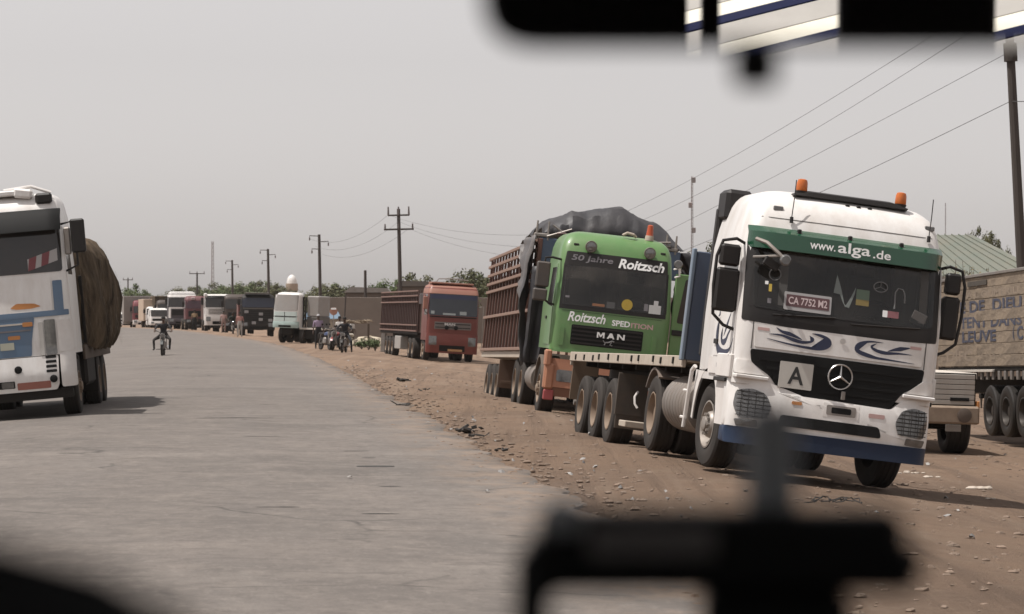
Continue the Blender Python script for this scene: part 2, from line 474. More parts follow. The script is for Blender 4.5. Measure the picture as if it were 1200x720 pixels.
# ------------------------------------------------------------------ wheels
_wm = {}
def wheel_mesh(R0, W, n, m, key):
    k = (R0, W, n, key)
    if k in _wm: return _wm[k]
    h = W / 2; ri = R0 * .56
    pr = [(-h * .85, ri), (-h * .97, ri + .04), (-h, R0 * .80), (-h * .93, R0 * .94), (-h * .76, R0)]
    for g in (-.42, 0, .42):
        pr += [(h * (g - .07), R0), (h * (g - .05), R0 - .014), (h * (g + .05), R0 - .014), (h * (g + .07), R0)]
    pr += [(h * .76, R0), (h * .93, R0 * .94), (h, R0 * .80), (h * .97, ri + .04), (h * .85, ri), (-h * .85, ri)]
    b = MB(); b.lathe(pr, n, 'x', caps=False)
    _wm[k] = b.mesh('tyre', m, 30)
    return _wm[k]
def rim_mesh(R0, W, style, n, m, key):
    k = (R0, W, style, n, key, 'rim')
    if k in _wm: return _wm[k]
    h = W / 2; ri = R0 * .565
    if style == 'front':
        pr = [(h * .95, ri), (h * .97, ri - .02), (h * .7, ri - .035), (h * .1, ri - .06), (h * .1, ri - .1), (h * .85, R0 * .30), (h * .95, R0 * .27),
              (h * .95, R0 * .19), (h * 1.25, R0 * .17), (h * 1.32, R0 * .12), (h * 1.32, 0.0)]
    else:
        pr = [(h * .95, ri), (h * .97, ri - .02), (h * .6, ri - .035), (-h * .5, ri - .06), (-h * .55, R0 * .36), (-h * .5, R0 * .30),
              (h * .25, R0 * .26), (h * .6, R0 * .20), (h * .62, R0 * .10), (h * .62, 0.0)]
    b = MB(); b.lathe(pr, n, 'x', caps=False)
    if n >= 20:
        rr, x0 = (R0 * .235, h * .95) if style == 'front' else (R0 * .32, -h * .5)
        for i in range(10):
            t = 2 * PI * i / 10; p = (rr * math.cos(t), rr * math.sin(t))
            b.cyl((x0, *p), (x0 + .035, *p), .018, n=6)
    _wm[k] = b.mesh('rim', m, 30)
    return _wm[k]
def wheel(parent, x, y, sg, R0=0.52, W=0.31, style='rear', n=32, tm=None, rm=None, z=None, steer=0, rimless=False):
    tm = tm or rubber; rm = rm or rimdust
    o = place('wheel', wheel_mesh(R0, W, n, tm, tm.name), parent, (x, y, R0 if z is None else z), (0, 0, (0 if sg > 0 else PI) + steer))
    if not rimless: place('rim', rim_mesh(R0, W, style, n, rm, rm.name), o)
    return o
def axle(parent, y, half, dual=False, **k):
    for sg in (-1, 1):
        wheel(parent, sg * half, y, sg, **k)
        if dual: wheel(parent, sg * (half - .34), y, sg, rimless=True, **k)

# ------------------------------------------------------------------ terrain
EDGE = [(-60, 9.5), (0, 3.3), (32, 0.0), (55, -2.45), (100, -7.4), (140, -12.4), (165, -16.6), (187, -21.2), (214, -27.2), (234, -32.6),
        (260, -41), (300, -58), (340, -80), (400, -120), (500, -200), (700, -380), (1200, -800)]
GRADE = [(140, 0), (187, .10), (214, .25), (240, .27), (270, .30), (400, 0.3)]      # the road climbs a little in the distance
def edge(Y):
    # right edge of the tarmac, smoothed
    return (interp(EDGE, Y - 10) + 2 * interp(EDGE, Y) + interp(EDGE, Y + 10)) / 4
ROADW = 10.6
def hsh(x, y):
    from mathutils import noise
    return noise.noise((x, y, 0.0))
PROFILE = [(-40, -.5), (-14, -.40), (-10, -.22), (-6, .04), (-3.5, .05), (0, 0.0), (2.2, -.01), (6.4, -.48), (12.5, -.70), (20, -.72), (60, -.6)]
def gz(X, Y, raw=False):
    u = X - edge(Y)
    z = interp(PROFILE, u) + interp(GRADE, Y)
    if raw: return z
    if u > .3 or u < -ROADW - .3:
        k = min(1, max(u - .3, -ROADW - .3 - u) / 1.5)
        z += k * (.035 * hsh(X * .45, Y * .45) + .02 * hsh(X * 1.7, Y * 1.7))
    return z
def at(px, Y, u_only=False): return (px - 600.0) * Y / FPX
def ground_at(px, py):
    """the ground point seen at a pixel of the photograph"""
    lo, hi = 10.0, 900.0
    for _ in range(60):
        Y = (lo + hi) / 2; X = at(px, Y)
        if CAMZ - (py - 364.0) * Y / FPX > gz(X, Y, True): lo = Y
        else: hi = Y
    return (at(px, lo), lo, gz(at(px, lo), lo, True))
# ------------------------------------------------------------------ ground and road materials
def ground_mat():
    m = bpy.data.materials.new('laterite_ground'); m.use_nodes = True
    t = m.node_tree; b = t.nodes['Principled BSDF']; L = t.links
    b.inputs['Roughness'].default_value = 0.95; b.inputs['Specular IOR Level'].default_value = 0.15
    tc = t.nodes.new('ShaderNodeTexCoord')
    def noise(sc, det=6, rough=.65):
        n = t.nodes.new('ShaderNodeTexNoise'); n.inputs['Scale'].default_value = sc; n.inputs['Detail'].default_value = det
        n.inputs['Roughness'].default_value = rough; L.new(tc.outputs['Object'], n.inputs['Vector']); return n.outputs['Fac']
    def ramp(f, a, b_, lo=0., hi=1.):
        r = t.nodes.new('ShaderNodeMapRange'); r.inputs[1].default_value = a; r.inputs[2].default_value = b_
        r.inputs[3].default_value = lo; r.inputs[4].default_value = hi; L.new(f, r.inputs[0]); return r.outputs[0]
    def mix(f, c1, c2, mode='MIX'):
        x = t.nodes.new('ShaderNodeMix'); x.data_type = 'RGBA'; x.blend_type = mode
        if isinstance(f, float): x.inputs[0].default_value = f
        else: L.new(f, x.inputs[0])
        for i, c in ((6, c1), (7, c2)):
            if isinstance(c, tuple): x.inputs[i].default_value = (*c, 1)
            else: L.new(c, x.inputs[i])
        return x.outputs[2]
    base = mix(ramp(noise(.16), .38, .62), (0.258, 0.178, 0.126), (0.198, 0.139, 0.102))
    base = mix(ramp(noise(.9, 8, .75), .50, .72, 0, .75), base, (0.29, 0.220, 0.165))
    base = mix(ramp(noise(.35, 8, .7), .54, .74, 0, .6), base, (0.130, 0.090, 0.066))
    base = mix(ramp(noise(5, 6, .8), .55, .75, 0, .6), base, (0.105, 0.070, 0.050))
    base = mix(ramp(noise(14, 3, .6), .62, .78, 0, .6), base, (0.40, 0.30, 0.22))
    # wheel ruts along the shoulder
    mp = t.nodes.new('ShaderNodeMapping'); mp.inputs['Rotation'].default_value = (0, 0, -.115); mp.inputs['Scale'].default_value = (1.5, .045, 1); L.new(tc.outputs['Object'], mp.inputs[0])
    rn = t.nodes.new('ShaderNodeTexNoise'); rn.inputs['Scale'].default_value = 1.6; rn.inputs['Detail'].default_value = 4; L.new(mp.outputs[0], rn.inputs['Vector'])
    rut = ramp(rn.outputs['Fac'], .52, .66)
    base = mix(ramp(rn.outputs['Fac'], .52, .66, 0, .5), base, (0.155, 0.110, 0.083))
    base = mix(ramp(rn.outputs['Fac'], .44, .36, 0, .4), base, (0.28, 0.210, 0.158))
    L.new(base, b.inputs['Base Color'])
    hs = t.nodes.new('ShaderNodeMath'); hs.operation = 'MULTIPLY_ADD'; L.new(rut, hs.inputs[0]); hs.inputs[1].default_value = -.35; L.new(noise(5, 9, .8), hs.inputs[2])
    bp = t.nodes.new('ShaderNodeBump'); bp.inputs['Strength'].default_value = 1.0; bp.inputs['Distance'].default_value = .12
    L.new(hs.outputs[0], bp.inputs['Height']); L.new(bp.outputs[0], b.inputs['Normal'])
    return m
def road_mat():
    m = bpy.data.materials.new('worn_tarmac'); m.use_nodes = True
    t = m.node_tree; b = t.nodes['Principled BSDF']; L = t.links
    b.inputs['Roughness'].default_value = 0.85; b.inputs['Specular IOR Level'].default_value = 0.25
    tc = t.nodes.new('ShaderNodeTexCoord')
    sep = t.nodes.new('ShaderNodeSeparateXYZ'); L.new(tc.outputs['UV'], sep.inputs[0])
    def noise(sc, det=6, rough=.65, stretch=(1, 1, 1), off=0):
        mp = t.nodes.new('ShaderNodeMapping'); mp.inputs['Scale'].default_value = stretch; mp.inputs['Location'].default_value = (off, off, 0)
        L.new(tc.outputs['UV'], mp.inputs[0])
        n = t.nodes.new('ShaderNodeTexNoise'); n.inputs['Scale'].default_value = sc; n.inputs['Detail'].default_value = det
        n.inputs['Roughness'].default_value = rough; L.new(mp.outputs[0], n.inputs['Vector']); return n.outputs['Fac']
    def ramp(f, a, b_, lo=0., hi=1.):
        r = t.nodes.new('ShaderNodeMapRange'); r.inputs[1].default_value = a; r.inputs[2].default_value = b_
        r.inputs[3].default_value = lo; r.inputs[4].default_value = hi; L.new(f, r.inputs[0]); return r.outputs[0]
    def mul(a, c):
        x = t.nodes.new('ShaderNodeMath'); x.operation = 'MULTIPLY'; L.new(a, x.inputs[0])
        if isinstance(c, float): x.inputs[1].default_value = c
        else: L.new(c, x.inputs[1])
        return x.outputs[0]
    def mix(f, c1, c2):
        x = t.nodes.new('ShaderNodeMix'); x.data_type = 'RGBA'
        L.new(f, x.inputs[0])
        for i, c in ((6, c1), (7, c2)):
            if isinstance(c, tuple): x.inputs[i].default_value = (*c, 1)
            else: L.new(c, x.inputs[i])
        return x.outputs[2]
    base = mix(ramp(noise(.22, 8, .7), .36, .64), (0.157, 0.137, 0.123), (0.110, 0.097, 0.088))
    base = mix(ramp(noise(1.1, 8, .75), .46, .70, 0, .8), base, (0.205, 0.177, 0.155))      # dust
    base = mix(ramp(noise(.6, 8, .8, (1, .55, 1), 40), .50, .66, 0, .75), base, (0.135, 0.120, 0.108))  # worn spots
    base = mix(ramp(noise(.5, 3, .5, (.28, 1, 1), 7), .58, .66, 0, .45), base, (0.205, 0.181, 0.161))     # lighter repairs across the lane
    # wheel tracks and oil along the lane
    wv = t.nodes.new('ShaderNodeMath'); wv.operation = 'SINE'
    L.new(mul(sep.outputs[0], 3.3), wv.inputs[0])
    base = mix(mul(ramp(wv.outputs[0], .2, 1., 0, .35), ramp(noise(.3, 4, .6, (1, .2, 1), 3), .4, .65)), base, (0.155, 0.142, 0.132))
    # fine aggregate
    base = mix(ramp(noise(45, 3, .6), .5, .75, 0, .35), base, (0.10, 0.092, 0.085))
    base = mix(ramp(noise(4.5, 6, .85, (1, .5, 1), 13), .46, .66, 0, .75), base, (0.100, 0.088, 0.080))
    base = mix(ramp(noise(8, 6, .9, (1, .4, 1), 33), .52, .70, 0, .55), base, (0.25, 0.22, 0.197))
    base = mix(ramp(noise(2.0, 3, .6, (.5, 1.3, 1), 63), .60, .66, 0, .55), base, (0.105, 0.092, 0.084))
    # cracks
    vo = t.nodes.new('ShaderNodeTexVoronoi'); vo.feature = 'DISTANCE_TO_EDGE'; vo.inputs['Scale'].default_value = .55
    mp = t.nodes.new('ShaderNodeMapping'); mp.inputs['Scale'].default_value = (.8, 1.1, 1); L.new(tc.outputs['UV'], mp.inputs[0])
    nz = t.nodes.new('ShaderNodeTexNoise'); nz.inputs['Scale'].default_value = 1.4; nz.inputs['Detail'].default_value = 5; L.new(tc.outputs['UV'], nz.inputs[0])
    mxv = t.nodes.new('ShaderNodeMix'); mxv.data_type = 'RGBA'; mxv.inputs[0].default_value = .35
    L.new(mp.outputs[0], mxv.inputs[6]); L.new(nz.outputs['Color'], mxv.inputs[7]); L.new(mxv.outputs[2], vo.inputs['Vector'])
    cr = mul(ramp(vo.outputs['Distance'], 0., .016, 1, 0), ramp(noise(.28, 5, .7, (1, 1, 1), 21), .50, .58, 0, .75))
    base = mix(cr, base, (0.05, 0.045, 0.042))
    # sand blown over the right edge
    ed = t.nodes.new('ShaderNodeMapRange'); ed.inputs[1].default_value = -1.3; ed.inputs[2].default_value = .1; L.new(sep.outputs[0], ed.inputs[0])
    base = mix(mul(ed.outputs[0], ramp(noise(1.6, 7, .75, (1, .6, 1), 11), .42, .62)), base, (0.235, 0.172, 0.127))
    L.new(base, b.inputs['Base Color'])
    bp = t.nodes.new('ShaderNodeBump'); bp.inputs['Strength'].default_value = .55; bp.inputs['Distance'].default_value = .02
    L.new(noise(16, 6, .75), bp.inputs['Height']); L.new(bp.outputs[0], b.inputs['Normal'])
    return m

def frange(a, b, s):
    o = []; x = a
    while x < b - 1e-6: o.append(x); x += s
    return o
rows = frange(-60, 10, 5) + frange(10, 90, .6) + frange(90, 200, 2) + frange(200, 420, 5) + [420, 460, 520, 600, 700, 850, 1050, 1300]
cols = [-700, -450, -300, -200, -130, -90, -60, -40, -30, -24, -19, -16, -14, -12, -11, -10, -9.3] + frange(-8.8, 18, .4) + [18, 20, 23, 27, 32, 40, 52, 70, 95, 130, 180, 260, 400, 600, 800]
b = MB()
vs = []
for Y in rows:
    e = edge(Y)
    for u in cols:
        z = gz(e + u, Y)
        if -ROADW + .1 < u < -.1: z -= .05
        elif -ROADW - .5 < u < .5: z -= .012
        vs.append((e + u, Y, z))
nc = len(cols)
b.add(vs, [(i * nc + j, i * nc + j + 1, (i + 1) * nc + j + 1, (i + 1) * nc + j) for i in range(len(rows) - 1) for j in range(nc - 1)])
tag(b.build('ground', ground_mat(), smooth=60, fix=False), kind='structure')

def build_road():
    rws = frange(-50, 10, 4) + frange(10, 95, .35) + frange(95, 210, 1.2) + frange(210, 470, 4)
    us = [k / 24 for k in range(25)]
    vs, uv = [], []
    for Y in rws:
        e = edge(Y)
        r = .22 * hsh(Y * .35, 5.1) + .16 * hsh(Y * 1.3, 2.2) + .08 * hsh(Y * 4., 9.7)
        l = -ROADW + .2 * hsh(Y * .4, 15.1) + .12 * hsh(Y * 1.5, 12.2)
        for k, t in enumerate([0] + us + [1]):
            u = lerp(l, r, t)
            z = gz(e + u, Y, True) + .012
            if k in (0, len(us) + 1): z -= .07; u += (.04 if k else -.04)
            vs.append((e + u, Y, z)); uv.append((u, Y))
    n = len(us) + 2
    fs = [(i * n + j, i * n + j + 1, (i + 1) * n + j + 1, (i + 1) * n + j) for i in range(len(rws) - 1) for j in range(n - 1)]
    bb = MB().add(vs, fs)
    me = bb.mesh('road', road_mat(), 60, fix=False)
    ul = me.uv_layers.new(name='UVMap')
    for lp in me.loops: ul.data[lp.index].uv = uv[lp.vertex_index]
    tag(place('road', me), kind='structure')
build_road()

# scars in the tarmac: shallow dark strips with ragged outlines
tarm = mat('bare_tar', (0.055, 0.050, 0.047), 0.9, c2=(0.035, 0.032, 0.03), scale=9, bump=.6)
def strip(px0, px1, py, dep, name, m):
    (xa, ya, _), (xb, yb, _) = ground_at(px0, py), ground_at(px1, py)
    top, bot = [], []
    n = 14
    for i in range(n + 1):
        t = i / n; x = lerp(xa, xb, t); y = lerp(ya, yb, t)
        tk = dep * (.35 + .65 * math.sin(PI * min(1, max(0, t * .9 + .05)))) * (1 + .5 * hsh(x * 5, py))
        top.append((x, y + tk)); bot.append((x, y - tk))
    bb = MB(); pl = top + bot[::-1]
    bb.add([(x, y, gz(x, y, True) + .0165) for x, y in pl], [tuple(range(len(pl)))[::-1]])
    tag(bb.build(name, m, smooth=0, fix=True), kind='structure')
for a in ((418, 462, 548, .16), (402, 432, 530, .04), (424, 440, 538, .04), (230, 320, 491, .06), (424, 468, 604, .03), (286, 330, 513, .035), (444, 470, 572, .03), (300, 352, 596, .03)):
    strip(*a, 'road_scar', tarm)

# ------------------------------------------------------------------ stones, scraps
peb = MB(); rp = random.Random(3)
def stone(bb, x, y, r, z=None):
    z = gz(x, y) if z is None else z
    vs = []
    a0 = rp.uniform(0, 2); el = rp.uniform(.7, 1.5)
    for h_, k_ in ((-.15, .8), (.15, 1.0), (.45, .62)):
        for q in range(5):
            t = a0 + 2 * PI * q / 5; k = r * k_ * rp.uniform(.7, 1.15)
            vs.append((x + k * math.cos(t) * el, y + k * math.sin(t), z + r * h_ * rp.uniform(.8, 1.2)))
    fs = [(i * 5 + q, i * 5 + (q + 1) % 5, (i + 1) * 5 + (q + 1) % 5, (i + 1) * 5 + q) for i in range(2) for q in range(5)]
    bb.add(vs, fs + [(10, 11, 12, 13, 14)])
for i in range(5200):
    Y = 15 + 75 * rp.random() ** 1.6
    e = edge(Y); u = rp.uniform(-.4, 16) if rp.random() < .8 else rp.gauss(.2, .5)
    stone(peb, e + u, Y, rp.choice((.012, .016, .022, .03, .045)) * rp.uniform(.7, 1.2))
tag(peb.build('gravel', mat('stones', (0.22, 0.16, 0.12), .95, c2=(0.13, 0.098, 0.075), scale=2.2, amt=1), smooth=0, fix=False), kind='stuff')

lit = MB(); rl = random.Random(12)
for i in range(150):
    Y = 20 + 90 * rl.random() ** 1.5; u = rl.choice((rl.uniform(.2, 13), rl.gauss(.6, .6))); x = edge(Y) + u; z = gz(x, Y)
    s_ = rl.uniform(.015, .055); t_ = rl.uniform(0, PI)
    pts = [(x + s_ * rl.uniform(.5, 1.2) * math.cos(t_ + k * PI / 3), Y + s_ * rl.uniform(.5, 1.2) * math.sin(t_ + k * PI / 3), z + .008 + .04 * rl.random()) for k in range(6)]
    lit.add(pts + [(x, Y, z + .05)], [(k, (k + 1) % 6, 6) for k in range(6)])
tag(lit.build('litter', mat('faded_plastic', (.34, .32, .30), .7, c2=(.05, .05, .055), scale=.9, amt=1), smooth=0, fix=False), kind='stuff')
clod = MB()
for i in range(380):
    Y = 17 + 60 * rl.random() ** 1.4; x = edge(Y) + rl.choice((rl.uniform(.1, 14), rl.gauss(.1, .35))); stone(clod, x, Y, rl.choice((.02, .03, .04, .055)) * rl.uniform(.7, 1.1))
tag(clod.build('clods', mat('earth_clods', (0.20, 0.142, 0.105), .95, c2=(0.13, 0.095, 0.072), scale=3, amt=1), smooth=0, fix=False), kind='stuff')
def scrap(px, py, size, name, label, cat, m, n=7, flat=.25, group=None):
    x, y, _ = ground_at(px, py); z = gz(x, y)
    bb = MB(); rs = random.Random(px * 7 + py)
    for k in range(n):
        c = (rs.gauss(0, size * .4), rs.gauss(0, size * .4), .02 + size * flat * rs.random())
        bb.box(c, (size * rs.uniform(.3, .9), size * rs.uniform(.12, .4), size * rs.uniform(.06, .3) * flat * 3), .004,
               (rs.uniform(-.5, .5), rs.uniform(-.5, .5), rs.uniform(0, 3)))
    return tag(bb.build(name, m, loc=(x, y, z), fix=False), label, cat, group)
scrapm = mat('old_rubber', (0.035, 0.032, 0.03), .8, c2=(.06, .05, .042))
scrap(549, 507, .24, 'rubber_scrap', 'largest black rubber scrap at the crumbling road edge left of the green truck', 'scrap', scrapm, 9)
scrap(560, 512, .16, 'rubber_scrap', 'small dark rubber scrap just right of the largest one at the road edge', 'scrap', scrapm, 5)
scrap(588, 530, .14, 'rubber_scrap', 'thin dark scrap at the road edge nearest the phone holder', 'scrap', scrapm, 5)
scrap(474, 448, .26, 'rubber_scrap', 'black scrap on the sand between the road edge and the red truck', 'scrap', scrapm, 5)
scrap(472, 476, .3, 'rubber_scrap', 'flat dark scrap on the tarmac edge farthest from the camera', 'scrap', scrapm, 5, .12)
scrap(497, 459, .16, 'rubber_scrap', 'small dark lump lying on open sand left of the stake trailer wheels', 'scrap', scrapm, 4)
palem = mat('pale_stone', (0.46, 0.40, 0.34), .9, c2=(.3, .25, .2), scale=9)
def pale(px, py, r, label, name='stone'):
    x, y, _ = ground_at(px, py)
    bb = MB()
    for k in range(5): stone(bb, rp.gauss(0, r * 1.5), rp.gauss(0, r * .6), r * rp.uniform(.5, 1.1), 0)
    tag(bb.build(name, palem, loc=(x, y, gz(x, y)), smooth=0, fix=False), label, 'stones')
pale(1070, 555, .07, 'row of broken pale stones right of the white truck front wheel')
pale(1092, 559, .06, 'pale stones beside the tip of the white truck shadow')
pale(1140, 572, .07, 'pale broken stone patch near the right picture edge', )
pale(1160, 586, .035, 'two tiny pale stones nearest the right picture edge')
pale(1118, 527, .05, 'pale chips on the sand behind the white truck bumper')
# tangle of wire in front of the white truck
wx, wy, _ = ground_at(962, 590)
wz = gz(wx, wy); bb = MB()
for k in range(5):
    p = Vector((rp.gauss(0, .1), rp.gauss(0, .1), .02)); pts = []
    for i in range(9):
        pts.append(p.copy()); p += Vector((rp.uniform(-.03, .09), rp.uniform(-.12, .12), 0)); p.z = .02 + .05 * rp.random()
    bb.tube(pts, .007, 5)
tag(bb.build('wire_tangle', scrapm, loc=(wx, wy, wz)), 'tangle of thin black wire on the sand before the white truck', 'wire')

# ------------------------------------------------------------------ the vehicle the picture is taken from
cabinm = mat('cabin_trim', (0.012, 0.012, 0.0125), .85, spec=.2, c2=(.008, .008, .0085), bump=.2, bscale=60)
cabin = thing('vehicle_interior', 'dark vehicle interior around the camera, its dashboard hump blurred at bottom left', 'vehicle interior', (0, 0, 0))
MB().box((.15, -.75, 2.40), (2.3, 3.5, .06), .02).build('roof', cabinm, cabin)
bb = MB(); bb.box((.15, .87, 1.665), (2.2, .92, .2), .06).box((.15, 1.25, 1.1), (2.2, .3, 1.2), .05)
bb.build('dashboard', cabinm, cabin)
bb = MB()     # instrument hood
rings = []
for i in range(17):
    t = i / 16; x = lerp(-.50, -.014, t); h = interp([(-.50, .03), (-.42, .12), (-.28, .152), (-.14, .150), (-.095, .145), (-.06, .132), (-.035, .112), (-.014, .06)], x)
    rings.append([(x, .36, 1.755), (x, .41, 1.762 + h * .8), (x, .47, 1.765 + h), (x, .60, 1.762 + h * .8), (x, .68, 1.755)])
bb.loft(rings); bb.build('instrument_hood', cabinm, cabin)
for sx in (-.98, 1.28): MB().box((sx, -.75, 1.2), (.06, 3.4, 1.1), .02).build('side_panel', cabinm, cabin)
for sx in (-.98, 1.28):
    for yy in (-2.44, -1.0): MB().box((sx, yy, 2.05), (.07, .12, .68), .02).build('window_pillar', cabinm, cabin)
    MB().tube([(sx, 1.3, 1.72), (sx * .98, 1.0, 2.2), (sx * .97, .9, 2.38)], .03, 8).build('window_pillar', cabinm, cabin)
bb = MB(); bb.box((.15, -2.5, 1.45), (2.3, .06, 1.0), .02)
for x0, x1 in ((-.95, .272), (.297, .322), (.512, .752)): bb.box(((x0 + x1) / 2, -2.5, 2.16), (x1 - x0, .06, .46), .01)
bb.build('rear_wall', cabinm, cabin)
bb = MB(); bb.box((.15, -.7, .68), (2.3, 3.6, .06), .01); bb.build('floor', cabinm, cabin)
for sx in (-.42, .66):
    s_ = MB(); s_.box((sx, -.45, 1.2), (.5, .5, .16), .06).box((sx, -.75, 1.5), (.48, .14, .62), .06, (R(-10), 0, 0)); s_.box((sx, -.84, 1.86), (.24, .1, .14), .04)
    s_.build('seat', cabinm, cabin)

# rear view mirror: housing, glass, adjusting knob, stalk
MY = .76
def mp_(px, py, d=MY): return ((px - 600) * d / FPX, d, CAMZ - (py - 364) * d / FPX)
mir = thing('rear_view_mirror', 'blurred black rear-view mirror hanging at the top of the windscreen', 'mirror', mp_(930, -40), (R(1.7), 0, 0))
mc = Vector(mp_(930, -40))
p00 = Vector(mp_(557, 52)) - mc; p11 = Vector(mp_(1290, -140)) - mc
hw = (p11.x - p00.x) / 2; hh = (p11.z - p00.z) / 2
mirror_pts = rpoly([(-hw, -hh), (hw, -hh), (hw, hh), (-hw, hh)], .016, 5)
yaw = Euler((0, 0, 0))
bb = MB(); bb.loft([[(x * k, y, z * k) for x, z in mirror_pts] for y, k in ((.0, .985), (.004, 1.0), (.016, .98), (.03, .86), (.036, .6))])
bb.build('housing', matblack, mir)
gm = bpy.data.materials.new('mirror_glass'); gm.use_nodes = True
gb = gm.node_tree.nodes['Principled BSDF']; gb.inputs['Metallic'].default_value = 1; gb.inputs['Roughness'].default_value = .0
gb.inputs['Base Color'].default_value = (.86, .86, .86, 1)
bb = MB(); bb.prism(rpoly([(-hw * .972, -hh * .90), (hw * .972, -hh * .90), (hw * .972, hh * .9), (-hw * .972, hh * .9)], .013, 5), lambda u, v_, d: (u, d, v_), -.0012, .001)
bb.build('mirror_glass', gm, mir, smooth=20)
bb = MB(); kx = mp_(890, 80)[0] - mc.x; kz = mp_(890, 76)[2] - mc.z
bb.lathe([(-.006, .0), (-.006, .006), (.0, .0075), (.007, .0065), (.007, 0)], 14, 'z', (kx, .012, kz))
bb.cyl((kx, .012, kz), (kx, .012, kz + .012), .0035); bb.build('knob', matblack, mir)
bb = MB(); bb.tube([(.0, .03, .02), (.0, .06, .07), (0, .10, .16), (0, .12, .35)], .007, 10); bb.build('stalk', matblack, mir)

# phone holder on the dashboard
HY = .80
hold = thing('phone_holder', 'blurred black phone holder standing on the dashboard at bottom centre', 'phone holder', mp_(880, 790, HY))
hc = Vector(mp_(880, 790, HY))
def hb(x0, x1, y0, y1, dy, th, bev, bb):
    a = Vector(mp_(x0, y1, HY)) - hc; c = Vector(mp_(x1, y0, HY)) - hc
    bb.box(((a.x + c.x) / 2, dy, (a.z + c.z) / 2), (c.x - a.x, th, c.z - a.z), bev)
bb = MB(); hb(628, 1058, 596, 692, 0, .026, .004, bb); hb(612, 652, 632, 700, 0, .03, .004, bb); hb(1030, 1070, 636, 690, 0, .03, .004, bb); bb.build('cradle', matblack, hold)
bb = MB(); hb(690, 832, 612, 648, -.0145, .004, .001, bb); bb.build('screen', mat('dim_screen', (.16, .145, .14), .4), hold)
bb = MB(); hb(878, 938, 478, 610, .012, .012, .003, bb); bb.build('clamp_arm', mat('grey_plastic', (.30, .31, .32), .55), hold)
bb = MB(); hb(634, 682, 584, 622, -.006, .02, .006, bb); bb.build('grip_pad', MATS['grey_plastic'], hold)
bb = MB(); hb(1052, 1078, 640, 668, -.002, .02, .005, bb); bb.build('knob', matblack, hold)
bb = MB(); hb(602, 644, 650, 860, .004, .016, .003, bb); bb.build('side_bracket', matblack, hold)
bb = MB(); hb(822, 1000, 690, 850, .006, .02, .004, bb); bb.build('stem', matblack, hold)

# made up for the mirror, tilted sunward: a striped awning standing behind the vehicle
bkd = thing('striped_backdrop', 'white and navy striped awning added for the rear-view mirror to reflect', 'backdrop', (1.55, -15, 2.72), (R(-38), R(-14), 0))
am1 = MB().box((0, 0, 0), (5, .14, .02), .003).mesh('slat', mat('backdrop_cream', (.82, .78, .66), .6))
am2 = MB().box((0, 0, 0), (5, .085, .03), .003).mesh('slat', mat('backdrop_navy', (.002, .006, .045), .7, spec=.15))
am3 = MB().box((0, 0, 0), (5, .20, .02), .003).mesh('slat', mat('backdrop_grey', (.42, .40, .37), .7))
yy = -1.4
for k in range(9):
    for me_, h in ((am1, .14), (am2, .085), (am3, .20)):
        place('slat', me_, bkd, (0, yy + h / 2, 0)); yy += h + .004
for sx in (-2.4, 2.4): MB().cyl((sx, 0, -.04), (sx, 2.0, -2.6), .04).build('post', steel, bkd)
# ------------------------------------------------------------------ flame decals: tapered strokes (points, widest half width, where the widest point lies)
def stroke(pts, wd, at_=.5, n=26):
    P = [Vector(p).to_2d() for p in pts]; out = []
    def cr(t):
        f = t * (len(P) - 1); i = min(int(f), len(P) - 2); u = f - i
        p0, p1, p2, p3 = P[max(i - 1, 0)], P[i], P[i + 1], P[min(i + 2, len(P) - 1)]
        return .5 * (2 * p1 + (p2 - p0) * u + (2 * p0 - 5 * p1 + 4 * p2 - p3) * u * u + (3 * p1 - p0 - 3 * p2 + p3) * u ** 3)
    L, Rr = [], []
    for k in range(n + 1):
        t = k / n; p = cr(t); d = (cr(min(1, t + .02)) - cr(max(0, t - .02))).normalized(); nn = Vector((-d.y, d.x))
        w_ = wd * max(.04, (t / at_) ** .8 if t < at_ else ((1 - t) / (1 - at_)) ** .8)
        L.append(p + nn * w_); Rr.append(p - nn * w_)
    return [(q.x, q.y) for q in L + Rr[::-1]]
FLAMES = [([(-.89, 1.645), (-.66, 1.612), (-.42, 1.592), (-.24, 1.598), (-.145, 1.650), (-.155, 1.715), (-.26, 1.758), (-.36, 1.765)], .027, .60),
          ([(-.87, 1.70), (-.72, 1.70), (-.58, 1.665), (-.46, 1.648), (-.36, 1.668), (-.335, 1.705), (-.39, 1.735)], .022, .35),
          ([(-.79, 1.785), (-.72, 1.745), (-.62, 1.725), (-.52, 1.695), (-.47, 1.675)], .024, .45),
          ([(.93, 1.560), (.62, 1.568), (.38, 1.580), (.215, 1.630), (.215, 1.705), (.34, 1.755), (.52, 1.762)], .027, .55),
          ([(.89, 1.660), (.72, 1.658), (.56, 1.645), (.43, 1.665), (.375, 1.705), (.44, 1.745)], .022, .45),
          ([(.86, 1.740), (.76, 1.720), (.66, 1.695), (.58, 1.668)], .026, .4)]
SIDE_FLAMES = [([(.24, 1.60), (.40, 1.46), (.72, 1.42), (1.02, 1.46), (1.16, 1.58), (1.18, 1.72), (1.08, 1.84)], .055, .5),
               ([(.34, 1.74), (.52, 1.66), (.66, 1.56), (.84, 1.55), (.92, 1.63), (.86, 1.73)], .04, .45),
               ([(.50, 1.90), (.60, 1.80), (.70, 1.70), (.78, 1.62)], .035, .5),
               ([(1.02, 1.98), (1.14, 1.94), (1.10, 1.88), (1.2, 1.86)], .014, .5)]

